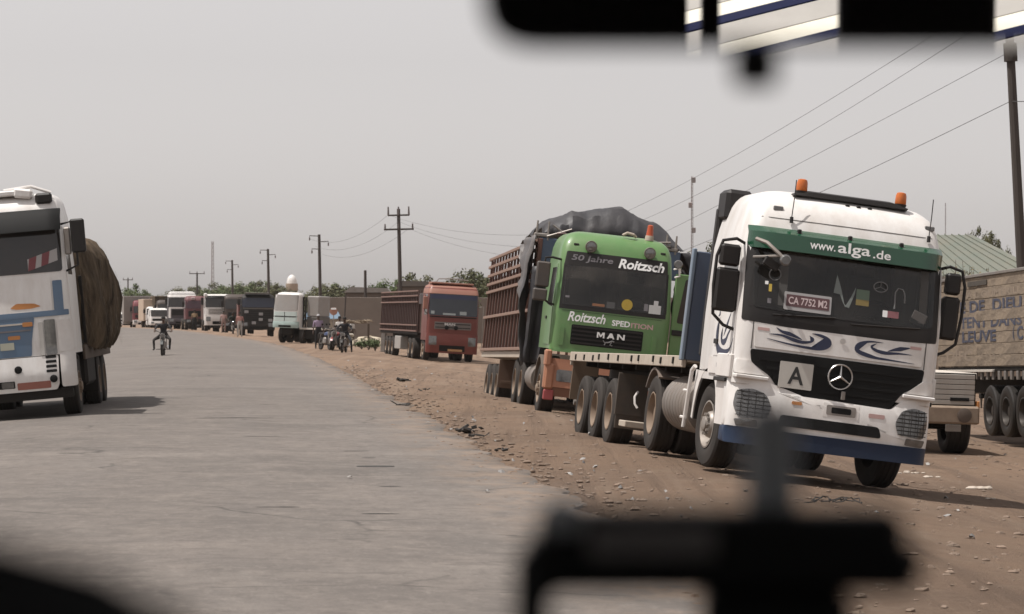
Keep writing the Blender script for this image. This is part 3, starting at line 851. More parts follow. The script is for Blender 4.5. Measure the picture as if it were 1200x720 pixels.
# ------------------------------------------------------------------ white tractor unit
def white_tractor():
    T = thing('white_truck', 'white tractor unit with dark green visor, blue flames and a letter A plate', 'truck', (3.69, 30.3, -.12), (0, R(7.2), R(7.6)))
    cab = Cab(yf=[(.36, .03), (.6, 0), (1.0, .0), (1.5, .02), (1.9, .05), (2.72, .20), (2.96, .26), (3.16, .34), (3.31, .47), (3.41, .68), (3.47, 1.0)],
              w=[(.36, 1.22), (1.9, 1.245), (2.72, 1.235), (2.96, 1.20), (3.22, 1.14), (3.35, 1.07), (3.43, .95), (3.47, .75)], yb=2.15, r=.17, bulge=.07)
    c = cab.shell([1.08, 1.3, 1.6, 1.9, 2.1, 2.3, 2.5, 2.72, 2.96, 3.06, 3.16, 3.24, 3.31, 3.37, 3.41, 3.445, 3.47], 'cab', white, T, (1.9, 2.72))
    cab_interior(T, 1.2, 1.98, 2.1)
    # windscreen with its black surround, visor above
    cab.patch(rpoly([(-1.20, 1.83), (-.6, 1.80), (.6, 1.80), (1.20, 1.83), (1.20, 2.03), (.5, 2.0), (-.5, 2.0), (-1.20, 2.03)], .03), 'windscreen_frame', black, T, .008, .03)
    for sg in (-1, 1): cab.patch([(sg * 1.05, 2.0), (sg * 1.20, 2.0), (sg * 1.20, 2.76), (sg * 1.05, 2.76)], 'windscreen_frame', black, T, .0085, .03)
    cab.patch([(-1.06, 2.69), (1.06, 2.69), (1.06, 2.76), (-1.06, 2.76)], 'windscreen_frame', black, T, .0075, .03)
    ws = cab.patch(rpoly([(-1.10, 2.0), (-.5, 1.975), (.5, 1.975), (1.12, 2.0), (1.11, 2.73), (-1.11, 2.73)], .07), 'windscreen', screen, T, .013, 0)
    # stickers and the plate behind the glass
    def st(x0, z0, x1, z1, m, n='sticker', off=.017): return cab.patch(rect(x0, z0, x1, z1, .004, 1), n, m, ws, off, .003)
    st(-.97, 2.28, -.93, 2.32, printwhite); st(-.92, 2.20, -.885, 2.29, printyel); st(-.925, 2.06, -.88, 2.12, printgrey)
    cab.patch([(-.14, 2.28), (-.06, 2.27), (-.02, 2.18), (.06, 2.12), (.12, 2.30), (.13, 2.38), (.07, 2.24), (.01, 2.13), (-.05, 2.34), (-.11, 2.50)], 'pennant', mat('pale_print', (.16, .18, .17), .6), ws, .017, .003)
    st(.14, 2.24, .30, 2.36, mat('dim_green_print', (.10, .14, .10), .6), 'pennant'); st(.14, 2.17, .30, 2.24, mat('dim_ochre_print', (.20, .15, .05), .6), 'pennant')
    st(.48, 2.07, .54, 2.15, printwhite); st(.541, 2.07, .68, 2.15, mat('dim_pink_print', (.24, .10, .11), .6))
    bb = MB(); ring = [(.43 + .085 * math.cos(2 * PI * k / 20), cab.y(.43, 2.4) - .019, 2.42 + .06 * math.sin(2 * PI * k / 20)) for k in range(21)]
    bb.tube(ring, .008, 5)
    for a in (90, 210, 330): bb.tube([(.43, cab.y(.43, 2.4) - .019, 2.42), (.43 + .085 * math.cos(R(a)), cab.y(.43, 2.4) - .019, 2.42 + .06 * math.sin(R(a)))], .006, 4)
    bb.build('emblem_print', mat('dim_print', (.13, .13, .13), .6), ws); bb = MB()
    ring2 = [(-.86 + .07 * math.cos(2 * PI * k / 20), cab.y(-.86, 2.4) - .022, 2.41 + .07 * math.sin(2 * PI * k / 20)) for k in range(21)]
    bb.tube(ring2, .008, 5); bb.build('emblem_print', MATS['dim_print'], ws); bb = MB()
    pts = [(.62, 2.18), (.62, 2.38), (.65, 2.43), (.71, 2.42), (.74, 2.36), (.74, 2.26)]
    bb.tube([(x, cab.y(x, z) - .019, z) for x, z in pts], .012, 5)
    bb.build('emblem_print', mat('dim_print', (.13, .13, .13), .6), ws)
    st(.93, 2.05, 1.03, 2.68, mat('curtain', (.07, .068, .065), .9), 'curtain', .0145); st(-.80, 2.05, -.70, 2.52, MATS['curtain'], 'curtain', .0145)
    bb = MB(); bb.box((.93, cab.y(.93, 2.1) - .012, 2.1), (.18, .012, .16), .005, (0, R(20), 0)); bb.build('paper', mat('dim_paper', (.13, .125, .12), .8), ws)
    pl = cab.patch(rect(-.73, 2.01, -.16, 2.225, .01, 1), 'number_plate', mat('plate_frame', (.34, .33, .33), .5), T, .032, .012)
    cab.patch(rect(-.705, 2.055, -.185, 2.195, .006, 1), 'plate_face', mat('plate_face', (.095, .045, .048), .5), pl, .035, .003)
    cab.text('CA 7752 M2', -.445, 2.125, .47, .09, mat('plate_letters', (.52, .42, .42), .5), pl, .0375, .02)
    # wipers parked low
    for x0, x1 in ((-.85, -.1), (.1, .95)):
        bb = MB(); bb.tube([(lerp(x0, x1, k / 6), cab.y(lerp(x0, x1, k / 6), 1.96) - .035, 1.93 + .05 * (k / 6)) for k in range(7)], .012, 6); bb.build('wiper', black, T)
    # green visor, bowed outwards
    bb = MB(); rings = []
    xs = [lerp(-1.20, 1.20, k / 24) for k in range(25)]
    for x in xs:
        y0 = cab.y(x * .985, 2.96) - .005; y1 = cab.y(x * .985, 2.72) - .12
        e = max(0, abs(x) - 1.0) / .16
        y1 = y1 + .10 * e ** 2
        rings.append([(x, y0 - .005, 2.97), (x, lerp(y0, y1, .55) - .05, 2.90), (x, y1, 2.705), (x, y1 + .012, 2.70), (x, lerp(y0, y1, .55) - .03, 2.88), (x, y0 + .01, 2.955)])
    bb.loft(rings); vis = bb.build('sun_visor', dgreen, T)
    def vy(x, z):
        y0 = cab.y(x * .985, 2.96) - .005; y1 = cab.y(x * .985, 2.72) - .12; ym = lerp(y0, y1, .55) - .05
        return lerp(ym, y1, (2.90 - z) / .195) if z < 2.9 else lerp(y0, ym, (2.97 - z) / .07)
    def vfn(cx, cz): return lambda u, v_: (cx + u, vy(cx + u, cz + v_) - .006, cz + v_)
    lettering('www.', .31, .07, vfn(-.34, 2.80), printwhite, vis, .01)
    lettering('alga', .40, .165, vfn(.045, 2.805), printwhite, vis, .014)
    lettering('.de', .22, .105, vfn(.39, 2.80), printwhite, vis, .012)
    for x in (-.62, 0.0, .64):
        MB().box((x, vy(x, 2.93) + .01, 2.935), (.05, .05, .09), .01).build('visor_bracket', black, vis)
    # roof: light bar, beacons, aerials, marker lamps
    bb = MB(); rings = []
    for k in range(15):
        x = lerp(-.64, .78, k / 14); tpr = 1 - .75 * max(0, abs(k - 7) - 5.5) / 1.5
        y0 = .62
        z0 = 3.415
        rings.append([(x, y0 - .03, z0), (x, y0 - .01, z0 + .055 * tpr), (x, y0 + .10, z0 + .075 * tpr), (x, y0 + .16, z0 + .01), (x, y0 + .05, z0 - .02)])
    bb.loft(rings); lb = bb.build('light_bar', black, T)
    for k, x in enumerate((-.54, .70)):
        be = MB(); be.lathe([(0, .066), (.012, .07), (.10, .066), (.135, .055), (.145, .03), (.147, 0)], 18, 'z', (x, .68, 3.475)); bo = be.build('beacon', orange, T)
        b2 = MB(); b2.lathe([(-.035, .06), (-.0, .076), (.014, .076), (.014, .06)], 18, 'z', (x, .68, 3.46)); b2.build('beacon_base', black, bo)
    for x in (.02, .16, .30): MB().box((x, cab.y(x, 3.36), 3.36), (.05, .05, .035), .01).build('bracket', black, T)
    for x, zz in ((-.71, 3.05), (1.0, 3.04)):
        y = cab.y(x, zz)
        bb = MB(); bb.cyl((x, y - .03, zz), (x, y - .02, zz + .07), .022); bb.tube([(x, y - .02, zz + .06), (x + .01, y - .0, zz + .30), (x + .015, y + .03, zz + .52)], .006, 6)
        bb.build('aerial', black, T)
    for x in (-.86, 1.03):
        y = cab.y(x, 3.2)
        MB().box((x, y - .0, 3.21), (.12, .04, .055), .012).build('marker_lamp', lampglass, T)
    seam = mat('panel_gap', (.10, .095, .09), .8)
    cab.patch(rect(-1.06, 3.085, 1.06, 3.094, .001, 1), 'roof_seam', seam, T, .003, .004)
    # front lid with flames
    cab.patch(rpoly([(-1.02, 1.53), (1.02, 1.53), (1.05, 1.80), (-1.05, 1.80)], .015), 'front_lid', white, T, .018, .03)
    for x in (-1.06, 1.06): cab.patch(rect(x - .006, 1.50, x + .006, 1.83, .002, 1), 'lid_gap', seam, T, .004, .004)
    for S in FLAMES: cab.patch(stroke(*S), 'flame_print', flameblue, T, .0215, .003, .2)
    for x in (-.94, .93): cab.patch(rect(x - .07, 1.73, x + .07, 1.765, .004, 1), 'small_print', printpink, T, .0215, .003)
    bb = MB(); bb.lathe([(0, .034), (.006, .034), (.008, .0)], 16, 'y', (.02, cab.y(.02, 1.72) - .03, 1.72)); bb.build('badge', chrome, T)
    # grille
    cab.patch(rpoly([(-1.07, 1.50), (1.07, 1.50), (1.05, 1.33), (.82, 1.19), (.68, .99), (-.66, 1.02), (-.80, 1.20), (-1.04, 1.34)], .04), 'grille', matblack, T, .014, .04)
    for z in (1.10, 1.20, 1.30, 1.40):
        hw_ = min(.98, .60 + (z - 1.03) * .95)
        cab.patch(rect(-hw_, z - .018, hw_, z + .018, .01, 2), 'grille_bar', matblack, T, .028, .02)
    star = MB(); cx, cz = .03, 1.295; yy = cab.y(cx, cz) - .045
    star.tube([(cx + .145 * math.cos(2 * PI * k / 32), yy, cz + .145 * math.sin(2 * PI * k / 32)) for k in range(33)], .010, 6)
    for a in (90, 210, 330):
        star.tube([(cx, yy - .012, cz), (cx + .14 * math.cos(R(a)), yy, cz + .14 * math.sin(R(a)))], .017, 6, .006)
    star.build('star_emblem', chrome, T)
    bb = MB(); bb.box((cx + .06, yy, cz - .215), (.05, .03, .10), .012); bb.build('lid_latch', steel, T)
    pa = cab.patch(rect(-.70, 1.09, -.30, 1.40, .008, 1), 'letter_plate', mat('plate_white', (.50, .49, .46), .6, c2=(.42, .41, .38), dust=.2), T, .035, .015)
    cab.text('A', -.50, 1.245, .19, .21, mat('letter_black', (.02, .02, .02), .6), pa, .0375, .02)
    # bumper: one continuous bow with lamps in it
    bump = Cab(yf=[(.5, -.06), (.62, -.10), (.95, -.07), (1.05, -.02)], w=[(.4, 1.25), (1.1, 1.25)], yb=.75, r=.26, bulge=.10)
    bump.patch(rpoly([(-1.25, .56), (1.25, .56), (1.25, 1.10), (.98, 1.135), (.83, 1.10), (.70, .985), (-.68, 1.015), (-.80, 1.13), (-.96, 1.16), (-1.25, 1.13)], .03), 'bumper', white, T, .0, .10)
    bump.patch(rpoly([(-1.25, .37), (1.25, .37), (1.25, .57), (-1.25, .57)], .03), 'bumper_lip', navy, T, .02, .14)
    bump.patch(rpoly([(-.66, .64), (.60, .63), (.56, .76), (-.64, .77)], .04), 'air_slot', matblack, T, .005, .02)
    hole = bump.patch(rect(-.10, .835, .26, .955, .02, 2), 'tow_cover', steel, T, .006, .02); bump.patch(rect(-.04, .86, .20, .93, .015, 2), 'tow_hole', matblack, hole, .009, .01)
    bump.patch(rect(-.14, .81, .30, .98, .01, 2), 'tow_panel', whitep, T, .003, .02)
    bump.patch(rect(-.52, .905, -.40, .945, .01, 1), 'side_marker', printorange, T, .006, .01); bump.patch(rect(.42, .86, .62, .91, .008, 1), 'small_print', printpink, T, .004, .003)
    for sg in (-1, 1):
        P = [(.80, .70), (1.13, .67), (1.19, .82), (1.17, 1.0), (.99, 1.035), (.83, .985), (.755, .84)]
        hl = bump.patch(rpoly([(sg * x, z) for x, z in P], .05), 'headlight', lampglass, T, .012, .03)
        g = MB()
        for k in range(7):
            z = .71 + k * .047
            xa = interp([(.67, .80), (.84, .76), (.985, .84), (1.03, .97)], z); xb = 1.165
            g.tube([(sg * lerp(xa, xb, j / 6), bump.y(sg * lerp(xa, xb, j / 6), z) - .035, z) for j in range(7)], .0055, 5)
        for x in (.86, .95, 1.04, 1.12):
            za = .69; zb = interp([(.8, .96), (.99, 1.03), (1.17, 1.0)], x)
            g.tube([(sg * x, bump.y(sg * x, lerp(za, zb, j / 4)) - .04, lerp(za, zb, j / 4)) for j in range(5)], .005, 5)
        g.build('lamp_guard', black, hl)
        bump.patch(rpoly([(sg * x, z) for x, z in [(.90, .585), (1.14, .575), (1.17, .66), (.91, .67)]], .02), 'fog_lamp', lampglass, T, .010, .02)
        MB().box((sg * 1.02, .13, 1.165), (.40, .30, .045), .012).build('bumper_shelf', white, T)
        MB().box((sg * 1.245, .55, 1.27), (.05, .72, .28), .015).build('step_box', whitep, T)
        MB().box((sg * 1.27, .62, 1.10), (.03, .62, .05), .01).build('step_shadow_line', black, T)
        # corner step panels beside the grille and the mud wing over the wheel
        cab.patch(rpoly([(sg * x, z) for x, z in [(.86, 1.20), (1.22, 1.20), (1.22, 1.36), (1.06, 1.36)]], .02), 'corner_panel', white, T, .03, .06)
        bb = MB(); xo = sg * 1.235
        arch = []
        for k in range(13):
            a = PI * k / 12; arch.append((1.47 - .66 * math.cos(a), .56 + .66 * math.sin(a)))
        outer = [(.30, .60), (.30, 1.13), (2.2, 1.17), (2.2, .78)]
        poly = [(.30, .56)] + [(y, max(.56, z)) for y, z in arch if y > .3] + [(2.22, .58), (2.22, 1.18), (.30, 1.15)]
        bb.prism(poly, lambda u, v_, d: (d, u, v_), xo, xo - sg * .05); bb.build('wheel_arch', whitep, T)
        bb = MB()
        rr = [[(sg * 1.225, 1.47 - k_ * math.cos(a), .56 + k_ * math.sin(a)) for k_ in (.61, .66)] + [(sg * .78, 1.47 - k_ * math.cos(a), .56 + k_ * math.sin(a)) for k_ in (.66, .61)] for a in [PI * i / 14 for i in range(15)]]
        bb.loft(rr); bb.build('mudguard', black, T)
        # wing skirt under the door with step and side box, and door line
        cab.side(rect(.22, 1.16, 1.45, 1.36, .02), sg, 'door_step_panel', whitep, T, .02, .05)
        dr = cab.side(rpoly([(.20, 1.38), (1.32, 1.38), (1.32, 2.74), (.44, 2.74), (.26, 2.1)], .03), sg, 'door', white, T, .010, .02)
        cab.side(rpoly([(.36, 1.98), (1.22, 2.05), (1.22, 2.66), (.48, 2.66)], .04), sg, 'door_window', glass, dr, .014, .012)
        cab.side(rect(1.05, 1.52, 1.24, 1.58, .01), sg, 'door_handle', black, dr, .03, .025)
        cab.side(rect(.42, 1.20, .52, 1.32, .01), sg, 'step_hole', matblack, T, .024, .01)
        cab.side(rect(.88, 1.23, .97, 1.29, .01), sg, 'side_lamp', printgrey, T, .024, .01)
        for S in SIDE_FLAMES: cab.side(stroke(*S), sg, 'flame_print', flameblue, dr, .0125, .003)
        # chassis rails and steps
        MB().box((sg * .42, 3.1, .82), (.09, 5.0, .26), .01).build('chassis_rail', chassis, T)
    # mirrors on tubular arms
    for sg in (-1, 1):
        k = 1.40 if sg < 0 else 1.36
        ma = MB(); yb_ = .30
        ma.tube([(sg * 1.21, .40, 2.74), (sg * (k - .06), yb_, 2.78), (sg * (k + .10), yb_, 2.74), (sg * (k + .155), yb_, 2.55), (sg * (k + .155), yb_, 2.2), (sg * (k + .12), yb_, 1.86), (sg * (k - .02), yb_, 1.74), (sg * 1.24, .30, 1.70)], .02, 8)
        ma.tube([(sg * 1.22, .36, 2.3), (sg * k, yb_, 2.32)], .018, 6)
        arm = ma.build('mirror_arm', black, T)
        wd = .28 if sg < 0 else .21
        MB().box((sg * k, yb_ + .01, 2.575), (wd * .86, .13, .26), .04).build('mirror_housing', black, arm)
        MB().box((sg * k, yb_ + .01, 2.16), (wd, .14, .52), .045).build('mirror_housing', black, arm)
    # kerb-view mirror folded over the left corner of the windscreen
    kb = MB(); kb.tube([(-1.14, .14, 2.80), (-1.04, -.02, 2.76), (-.93, -.12, 2.66), (-.86, -.15, 2.60)], .024, 8); kb.tube([(-1.16, .1, 2.58), (-1.02, -.05, 2.60), (-.90, -.13, 2.62)], .016, 6)
    ka = kb.build('kerb_mirror_arm', steel, T)
    kb = MB(); kb.lathe([(-.03, .0), (-.03, .05), (-.01, .07), (.02, .065), (.05, .04), (.055, 0)], 16, 'y', (-.83, -.15, 2.575)); kb.build('kerb_mirror', lampglass, ka)
    kb = MB(); kb.box((-.97, -.05, 2.52), (.20, .05, .11), .03, (0, R(25), 0)); kb.build('kerb_mirror_back', black, ka)
    # air intake and back of the cab
    MB().box((-1.04, 2.02, 3.27), (.34, .5, .40), .05).build('air_intake', black, T)
    MB().box((-1.12, 2.22, 2.3), (.2, .16, 1.9), .03).build('intake_pipe', black, T)
    MB().box((0, 2.26, 1.95), (1.5, .12, 1.3), .02).build('rear_panel', black, T)
    # entry step frame of white tube
    for sg in (-1, 1):
        bb = MB()
        bb.tube([(sg * 1.28, 2.08, 1.22), (sg * 1.30, 2.16, 1.16), (sg * 1.30, 2.2, .95), (sg * 1.30, 2.27, .44)], .028, 8)
        for z in (.9, .56): bb.tube([(sg * 1.30, 2.22, z), (sg * 1.30, 2.5, z)], .02, 6)
        bb.build('step_frame', whitep, T)
    # ribbed tank between the axles
    for sg in (-1, 1):
        tk = MB(); pf = [(2.46, .0), (2.46, .30)]
        for k in range(9):
            y = 2.48 + k * .19; pf += [(y, .37), (y + .13, .37), (y + .145, .352), (y + .175, .352)]
        pf += [(4.22, .33), (4.22, 0)]
        tk.lathe(pf, 24, 'y', (sg * .88, 0, .72)); tk.build('fuel_tank', greyrub, T)
    # wheels
    for sg in (-1, 1): wheel(T, sg * 1.03, 1.47, sg, R0=.525, style='front', rm=rimgrey, steer=R(4))
    axle(T, 5.05, 1.05, True, R0=.52)
    bb = MB(); bb.cyl((-.9, 1.47, .5), (.9, 1.47, .5), .07).cyl((-.9, 5.05, .52), (.9, 5.05, .52), .09).box((0, 5.05, .52), (.4, .4, .4), .08).box((0, .9, .72), (.9, 1.2, .5), .1)
    bb.build('axle', chassis, T)
    bb = MB(); bb.box((0, 4.9, 1.12), (.95, 1.0, .16), .04); bb.build('fifth_wheel', chassis, T)
    for sg in (-1, 1):
        bb = MB(); rr = [[(sg * 1.22, 5.05 - k_ * math.cos(a), .55 + k_ * math.sin(a)) for k_ in (.57, .60)] + [(sg * .62, 5.05 - k_ * math.cos(a), .55 + k_ * math.sin(a)) for k_ in (.60, .57)] for a in [R(52 + 12 * i) for i in range(9)]]
        bb.loft(rr); bb.build('mudguard', mat('dusty_mudguard', (.11, .10, .095), .7, dust=.4), T)
    return T
TW = white_tractor()

def flatbed():
    T = thing('flatbed_trailer', 'empty flatbed trailer with a blue steel headboard behind the white tractor unit', 'trailer', (3.69, 30.3, -.12), (R(-.6), R(7.2), R(7.6)))
    y0, y1 = 3.05, 12.4
    zt = 1.33
    # deck of planks across, pale side rails with stake pockets
    pk = MB(); pk.box((0, 0, 0), (2.38, .225, .04), .004); pm = pk.mesh('deck_plank', woodpale)
    y = y0 + .12
    while y < y1 - .1: place('deck_plank', pm, T, (0, y, zt - .01 + random.uniform(-.004, .004))); y += .235
    for sg in (-1, 1):
        rl = MB(); rl.box((sg * 1.225, (y0 + y1) / 2, zt - .035), (.05, y1 - y0, .15), .008); ro = rl.build('side_rail', woodpale, T)
        y = y0 + .6
        pp = MB(); pp.box((0, 0, 0), (.03, .06, .09), .006); ppm = pp.mesh('stake_pocket', chassis)
        while y < y1: place('stake_pocket', ppm, ro, (sg * 1.256, y, zt - .03 + random.uniform(-.02, .02))); y += random.choice((.55, .85, 1.1))
    MB().box((0, y1 + .02, zt - .07), (2.46, .05, .22), .01).build('rear_beam', woodpale, T)
    # headboard: blue sheet panels on posts
    for k in range(6):
        x = -1.03 + k * .412
        MB().box((x, y0 + .02 * (k % 2), 2.03), (.404, .06, 1.42), .012).build('headboard_panel', bluegrey if k not in (1, 4) else navy, T)
    for x in (-1.268, 1.268): MB().box((x, y0 + .01, 2.04), (.05, .12, 1.46), .01).build('headboard_post', mat('pale_blue_edge', (.16, .22, .29), .5, dust=.2), T)
    bb = MB()
    for sg in (-1, 1): bb.box((sg * .5, (y0 + y1) / 2 + .3, 1.1), (.12, y1 - y0 - .6, .36), .01)
    for y in frange(y0 + .5, y1, 1.1): bb.box((0, y, 1.2), (2.3, .07, .1), .01)
    bb.build('chassis_frame', chassis, T)
    ys = (8.3, 9.61, 10.92)
    for y in ys:
        axle(T, y, 1.05, False, R0=.5, W=.36)
    bb = MB()
    for y in ys: bb.cyl((-.95, y, .5), (.95, y, .5), .07)
    bb.build('axle', chassis, T)
    for sg in (-1, 1):
        bb = MB(); bb.box((sg * 1.0, 7.72, .78), (.46, .03, .62), .008); bb.box((sg * .9, 7.72, .40), (.62, .02, .26), .006)
        bb.build('mud_flap', mat('mud_flap_rubber', (.035, .034, .033), .85, dust=.25), T)
    bb = MB(); bb.box((-.9, 6.9, .36), (.7, .5, .09), .01); bb.build('step_board', woodpale, T)
    for sg in (-1, 1):
        bb = MB(); bb.box((sg * .75, 6.2, .85), (.12, .14, .9), .01); bb.box((sg * .75, 6.2, .38), (.3, .3, .04), .01)
        bb.build('landing_leg', chassis, T)
    bb = MB(); bb.box((.2, 7.1, .86), (1.3, .5, .42), .02); bb.build('tool_box', chassis, T)
    bb = MB(); bb.tube([(-1.0, 7.25, .84), (-1.05, 7.2, .76), (-1.04, 7.18, .66), (-1.0, 7.16, .6)], .018, 6); bb.build('hose', whitep, T)
    for sg in (-1, 1): MB().box((sg * .98, y1 - .1, .92), (.44, .03, .66), .01).build('rear_flap', mat('brown_flap', (.12, .09, .065), .8, dust=.3), T)
    bb = MB(); bb.cyl((-1.1, y1 - .02, .55), (1.1, y1 - .02, .55), .05); bb.build('underrun_bar', steel, T)
    return T
flatbed()

# ------------------------------------------------------------------ green tractor unit
def green_tractor():
    T = thing('green_truck', 'green tractor unit with round roof lamps and an orange front, its door hanging open', 'truck', (1.74, 50, -.25), (0, R(6.3), R(5.4)))
    cab = Cab(yf=[(.9, 0), (1.6, .01), (2.0, .03), (2.85, .13), (3.15, .20), (3.35, .30), (3.48, .46), (3.54, .75)],
              w=[(.9, 1.16), (2.0, 1.17), (2.9, 1.12), (3.2, 1.09), (3.36, 1.04), (3.48, .94), (3.54, .75)], yb=2.2, r=.15, bulge=.06)
    cab.shell([1.17, 1.25, 1.5, 1.8, 2.0, 2.3, 2.6, 2.85, 3.05, 3.2, 3.3, 3.38, 3.44, 3.49, 3.52, 3.54], 'cab', mangreen, T, (2.0, 2.85))
    cab_interior(T, 1.1, 2.06, 2.1)
    # black band with lettering, windscreen
    band = cab.patch(rpoly([(-1.04, 2.83), (1.02, 2.83), (1.0, 3.115), (-1.0, 3.115)], .03), 'header_band', black, T, .012, .03)
    cab.text('Roitzsch', .48, 2.975, .92, .19, printwhite, band, .018, .03, .25)
    cab.text('50 Jahre', -.50, 2.985, .82, .15, printgrey, band, .018, .02, .15)
    cab.patch([(-1.06, 1.98), (1.05, 1.98), (1.05, 2.085), (-1.06, 2.085)], 'windscreen_frame', black, T, .008, .03)
    for sg in (-1, 1): cab.patch([(sg * .985, 2.08), (sg * 1.06, 2.08), (sg * 1.04, 2.86), (sg * .965, 2.86)], 'windscreen_frame', black, T, .0085, .03)
    ws = cab.patch(rpoly([(-1.02, 2.06), (1.01, 2.06), (1.0, 2.84), (-1.0, 2.84)], .03), 'windscreen', screen, T, .013, 0)
    def st(x0, z0, x1, z1, m, n='sticker'): return cab.patch(rect(x0, z0, x1, z1, .004, 1), n, m, ws, .017, .003)
    st(.70, 2.06, .94, 2.23, mat('sticker_white', (.45, .45, .44), .6)); st(.79, 2.22, .88, 2.32, MATS['sticker_white']); st(.60, 2.10, .68, 2.24, printgrey)
    bb = MB(); bb.lathe([(0, .11), (.012, .10), (.014, 0)], 16, 'y', (.26, cab.y(.26, 2.18) - .03, 2.18)); bb.build('sticker', printyel, ws)
    st(-.42, 2.09, -.18, 2.14, mat('dim_orange', (.22, .10, .05), .7)); st(-.14, 2.08, .02, 2.2, mat('dim_grey', (.07, .07, .07), .7)); st(-.96, 2.2, -.88, 2.24, printgrey)
    # lettering and grille on the lid
    cab.text('Roitzsch', -.50, 1.845, .74, .19, printwhite, T, .008, .02, .25)
    cab.text('SPED', .18, 1.80, .36, .115, printwhite, T, .008, .03); cab.text('ITION', .60, 1.79, .44, .10, printpink, T, .008, .03)
    cab.patch(rect(-1.0, 1.945, .98, 1.952, .002, 1), 'lid_gap', mat('green_gap', (.02, .05, .018), .8), T, .004, .004)
    gr = cab.patch(rect(-.78, 1.30, .64, 1.69, .03), 'grille', matblack, T, .004, .03)
    for k in range(5):
        z = 1.335 + k * .078
        cab.patch(rect(-.755, z - .012, .615, z + .022, .008, 1), 'grille_bar', black, gr, .022, .02)
    GL = {'M': [(0, 0), (0, 1), (.26, 1), (.5, .5), (.74, 1), (1, 1), (1, 0), (.8, 0), (.8, .66), (.56, .16), (.44, .16), (.2, .66), (.2, 0)],
          'A': [(0, 0), (.36, 1), (.64, 1), (1, 0), (.78, 0), (.71, .2), (.29, .2), (.22, 0)], 'N': [(0, 0), (0, 1), (.24, 1), (.78, .34), (.78, 1), (1, 1), (1, 0), (.76, 0), (.22, .66), (.22, 0)]}
    for k, ch in enumerate('MAN'): cab.patch([(-.275 + k * .20 + u * .15, 1.48 + v_ * .11) for u, v_ in GL[ch]], 'letter', printwhite, gr, .050, .006, .2)
    bb = MB(); ly = cab.y(-.02, 1.4) - .03
    bb.tube([(-.11, ly, 1.35), (-.09, ly, 1.40), (-.02, ly, 1.41), (.03, ly, 1.44), (.08, ly, 1.43)], .012, 5); bb.tube([(.03, ly, 1.42), (.0, ly, 1.36), (.05, ly, 1.35)], .010, 5); bb.tube([(-.1, ly, 1.39), (-.14, ly, 1.44)], .007, 5)
    bb.build('lion_badge', mat('dull_badge', (.28, .28, .28), .4), gr)
    for x in (-.96, .87): cab.patch(rect(x - .045, 1.26, x + .045, 1.62, .02), 'corner_flap', mangreen, T, .025, .04)
    cab.patch(rect(-1.16, 1.13, 1.16, 1.20, .01), 'lower_trim', mat('pale_green_trim', (.10, .26, .09), .5, dust=.2), T, .016, .03)
    # roof lamps, beacon, horn
    for x in (-.55, .62):
        y = cab.y(x, 3.25)
        lm = MB(); lm.lathe([(.06, .03), (.05, .095), (.02, .115), (-.03, .118), (-.04, .11), (-.035, .0)], 20, 'y', (x, y - .08, 3.24)); lo = lm.build('roof_lamp', mat('lamp_shell', (.10, .10, .085), .5, dust=.3), T)
        l2 = MB(); l2.lathe([(-.042, .09), (-.05, .05), (-.052, 0)], 18, 'y', (x, y - .08, 3.24)); l2.build('lamp_lens', lampglass, lo)
        MB().cyl((x, y - .06, 3.13), (x, y - .06, 3.08), .02).build('lamp_foot', black, lo)
    bx, by = .64, .62
    b_ = MB(); b_.lathe([(0, .075), (.03, .07), (.2, .055), (.215, .03), (.217, 0)], 16, 'z', (bx, by, 3.60)); bo = b_.build('beacon', mat('red_amber_lens', (.42, .07, .02), .3), T)
    b_ = MB(); b_.lathe([(-.1, .09), (-.02, .085), (0, .08)], 16, 'z', (bx, by, 3.60)); b_.build('beacon_base', woodpale, bo)
    b_ = MB(); b_.tube([(.1, .55, 3.55), (.18, .5, 3.60), (.3, .5, 3.58), (.36, .55, 3.54)], .03, 8); b_.build('roof_horn', woodpale, T)
    for x in (-.83, .90): MB().box((x, cab.y(x, 3.26) - .004, 3.26), (.10, .03, .04), .01).build('marker_lamp', black, T)
    # orange bumper, steps and wing on the left, lamp
    bp = Cab(yf=[(.3, -.02), (.6, -.06), (1.1, -.02)], w=[(.3, 1.2), (1.2, 1.2)], yb=.6, r=.16, bulge=.05)
    bp.patch(rect(-1.2, .60, 1.2, 1.16, .06), 'bumper', rust, T, 0, .1)
    bp.patch(rect(-1.1, .42, 1.1, .60, .03), 'bumper_lip', mat('dark_orange', (.16, .065, .04), .7, dust=.3), T, -.03, .08)
    bp.patch(rect(-.55, .70, .55, .93, .03), 'air_slot', matblack, T, .008, .03)
    for sg in (-1, 1):
        bp.patch(rpoly([(sg * .62, .72), (sg * .98, .72), (sg * .98, .95), (sg * .62, .95)], .05), 'headlight', lampglass, T, .012, .03)
        bb = MB(); bb.box((sg * 1.17, .10, 1.16), (.12, .34, .32), .05); bb.box((sg * 1.12, .08, .80), (.2, .26, .52), .05); bb.build('wing', rust, T)
        arch = [(1.45 + .66 * math.cos(R(a)), .56 + .64 * math.sin(R(a))) for a in range(180, -1, -15)]
        bb = MB(); bb.loft([[(sg * 1.19, y, z), (sg * 1.19, 1.45 + (y - 1.45) * .93, .56 + (z - .56) * .93), (sg * .8, 1.45 + (y - 1.45) * .93, .56 + (z - .56) * .93), (sg * .8, y, z)] for y, z in arch])
        bb.build('mudguard', mat('grey_mudguard', (.07, .065, .06), .7, dust=.35), T)
        MB().box((sg * .42, 3.2, .80), (.09, 5.6, .24), .01).build('chassis_rail', chassis, T)
        MB().box((sg * 1.1, .02, .44), (.2, .12, .2), .02).build('corner_lamp', printred if sg < 0 else lampglass, T)
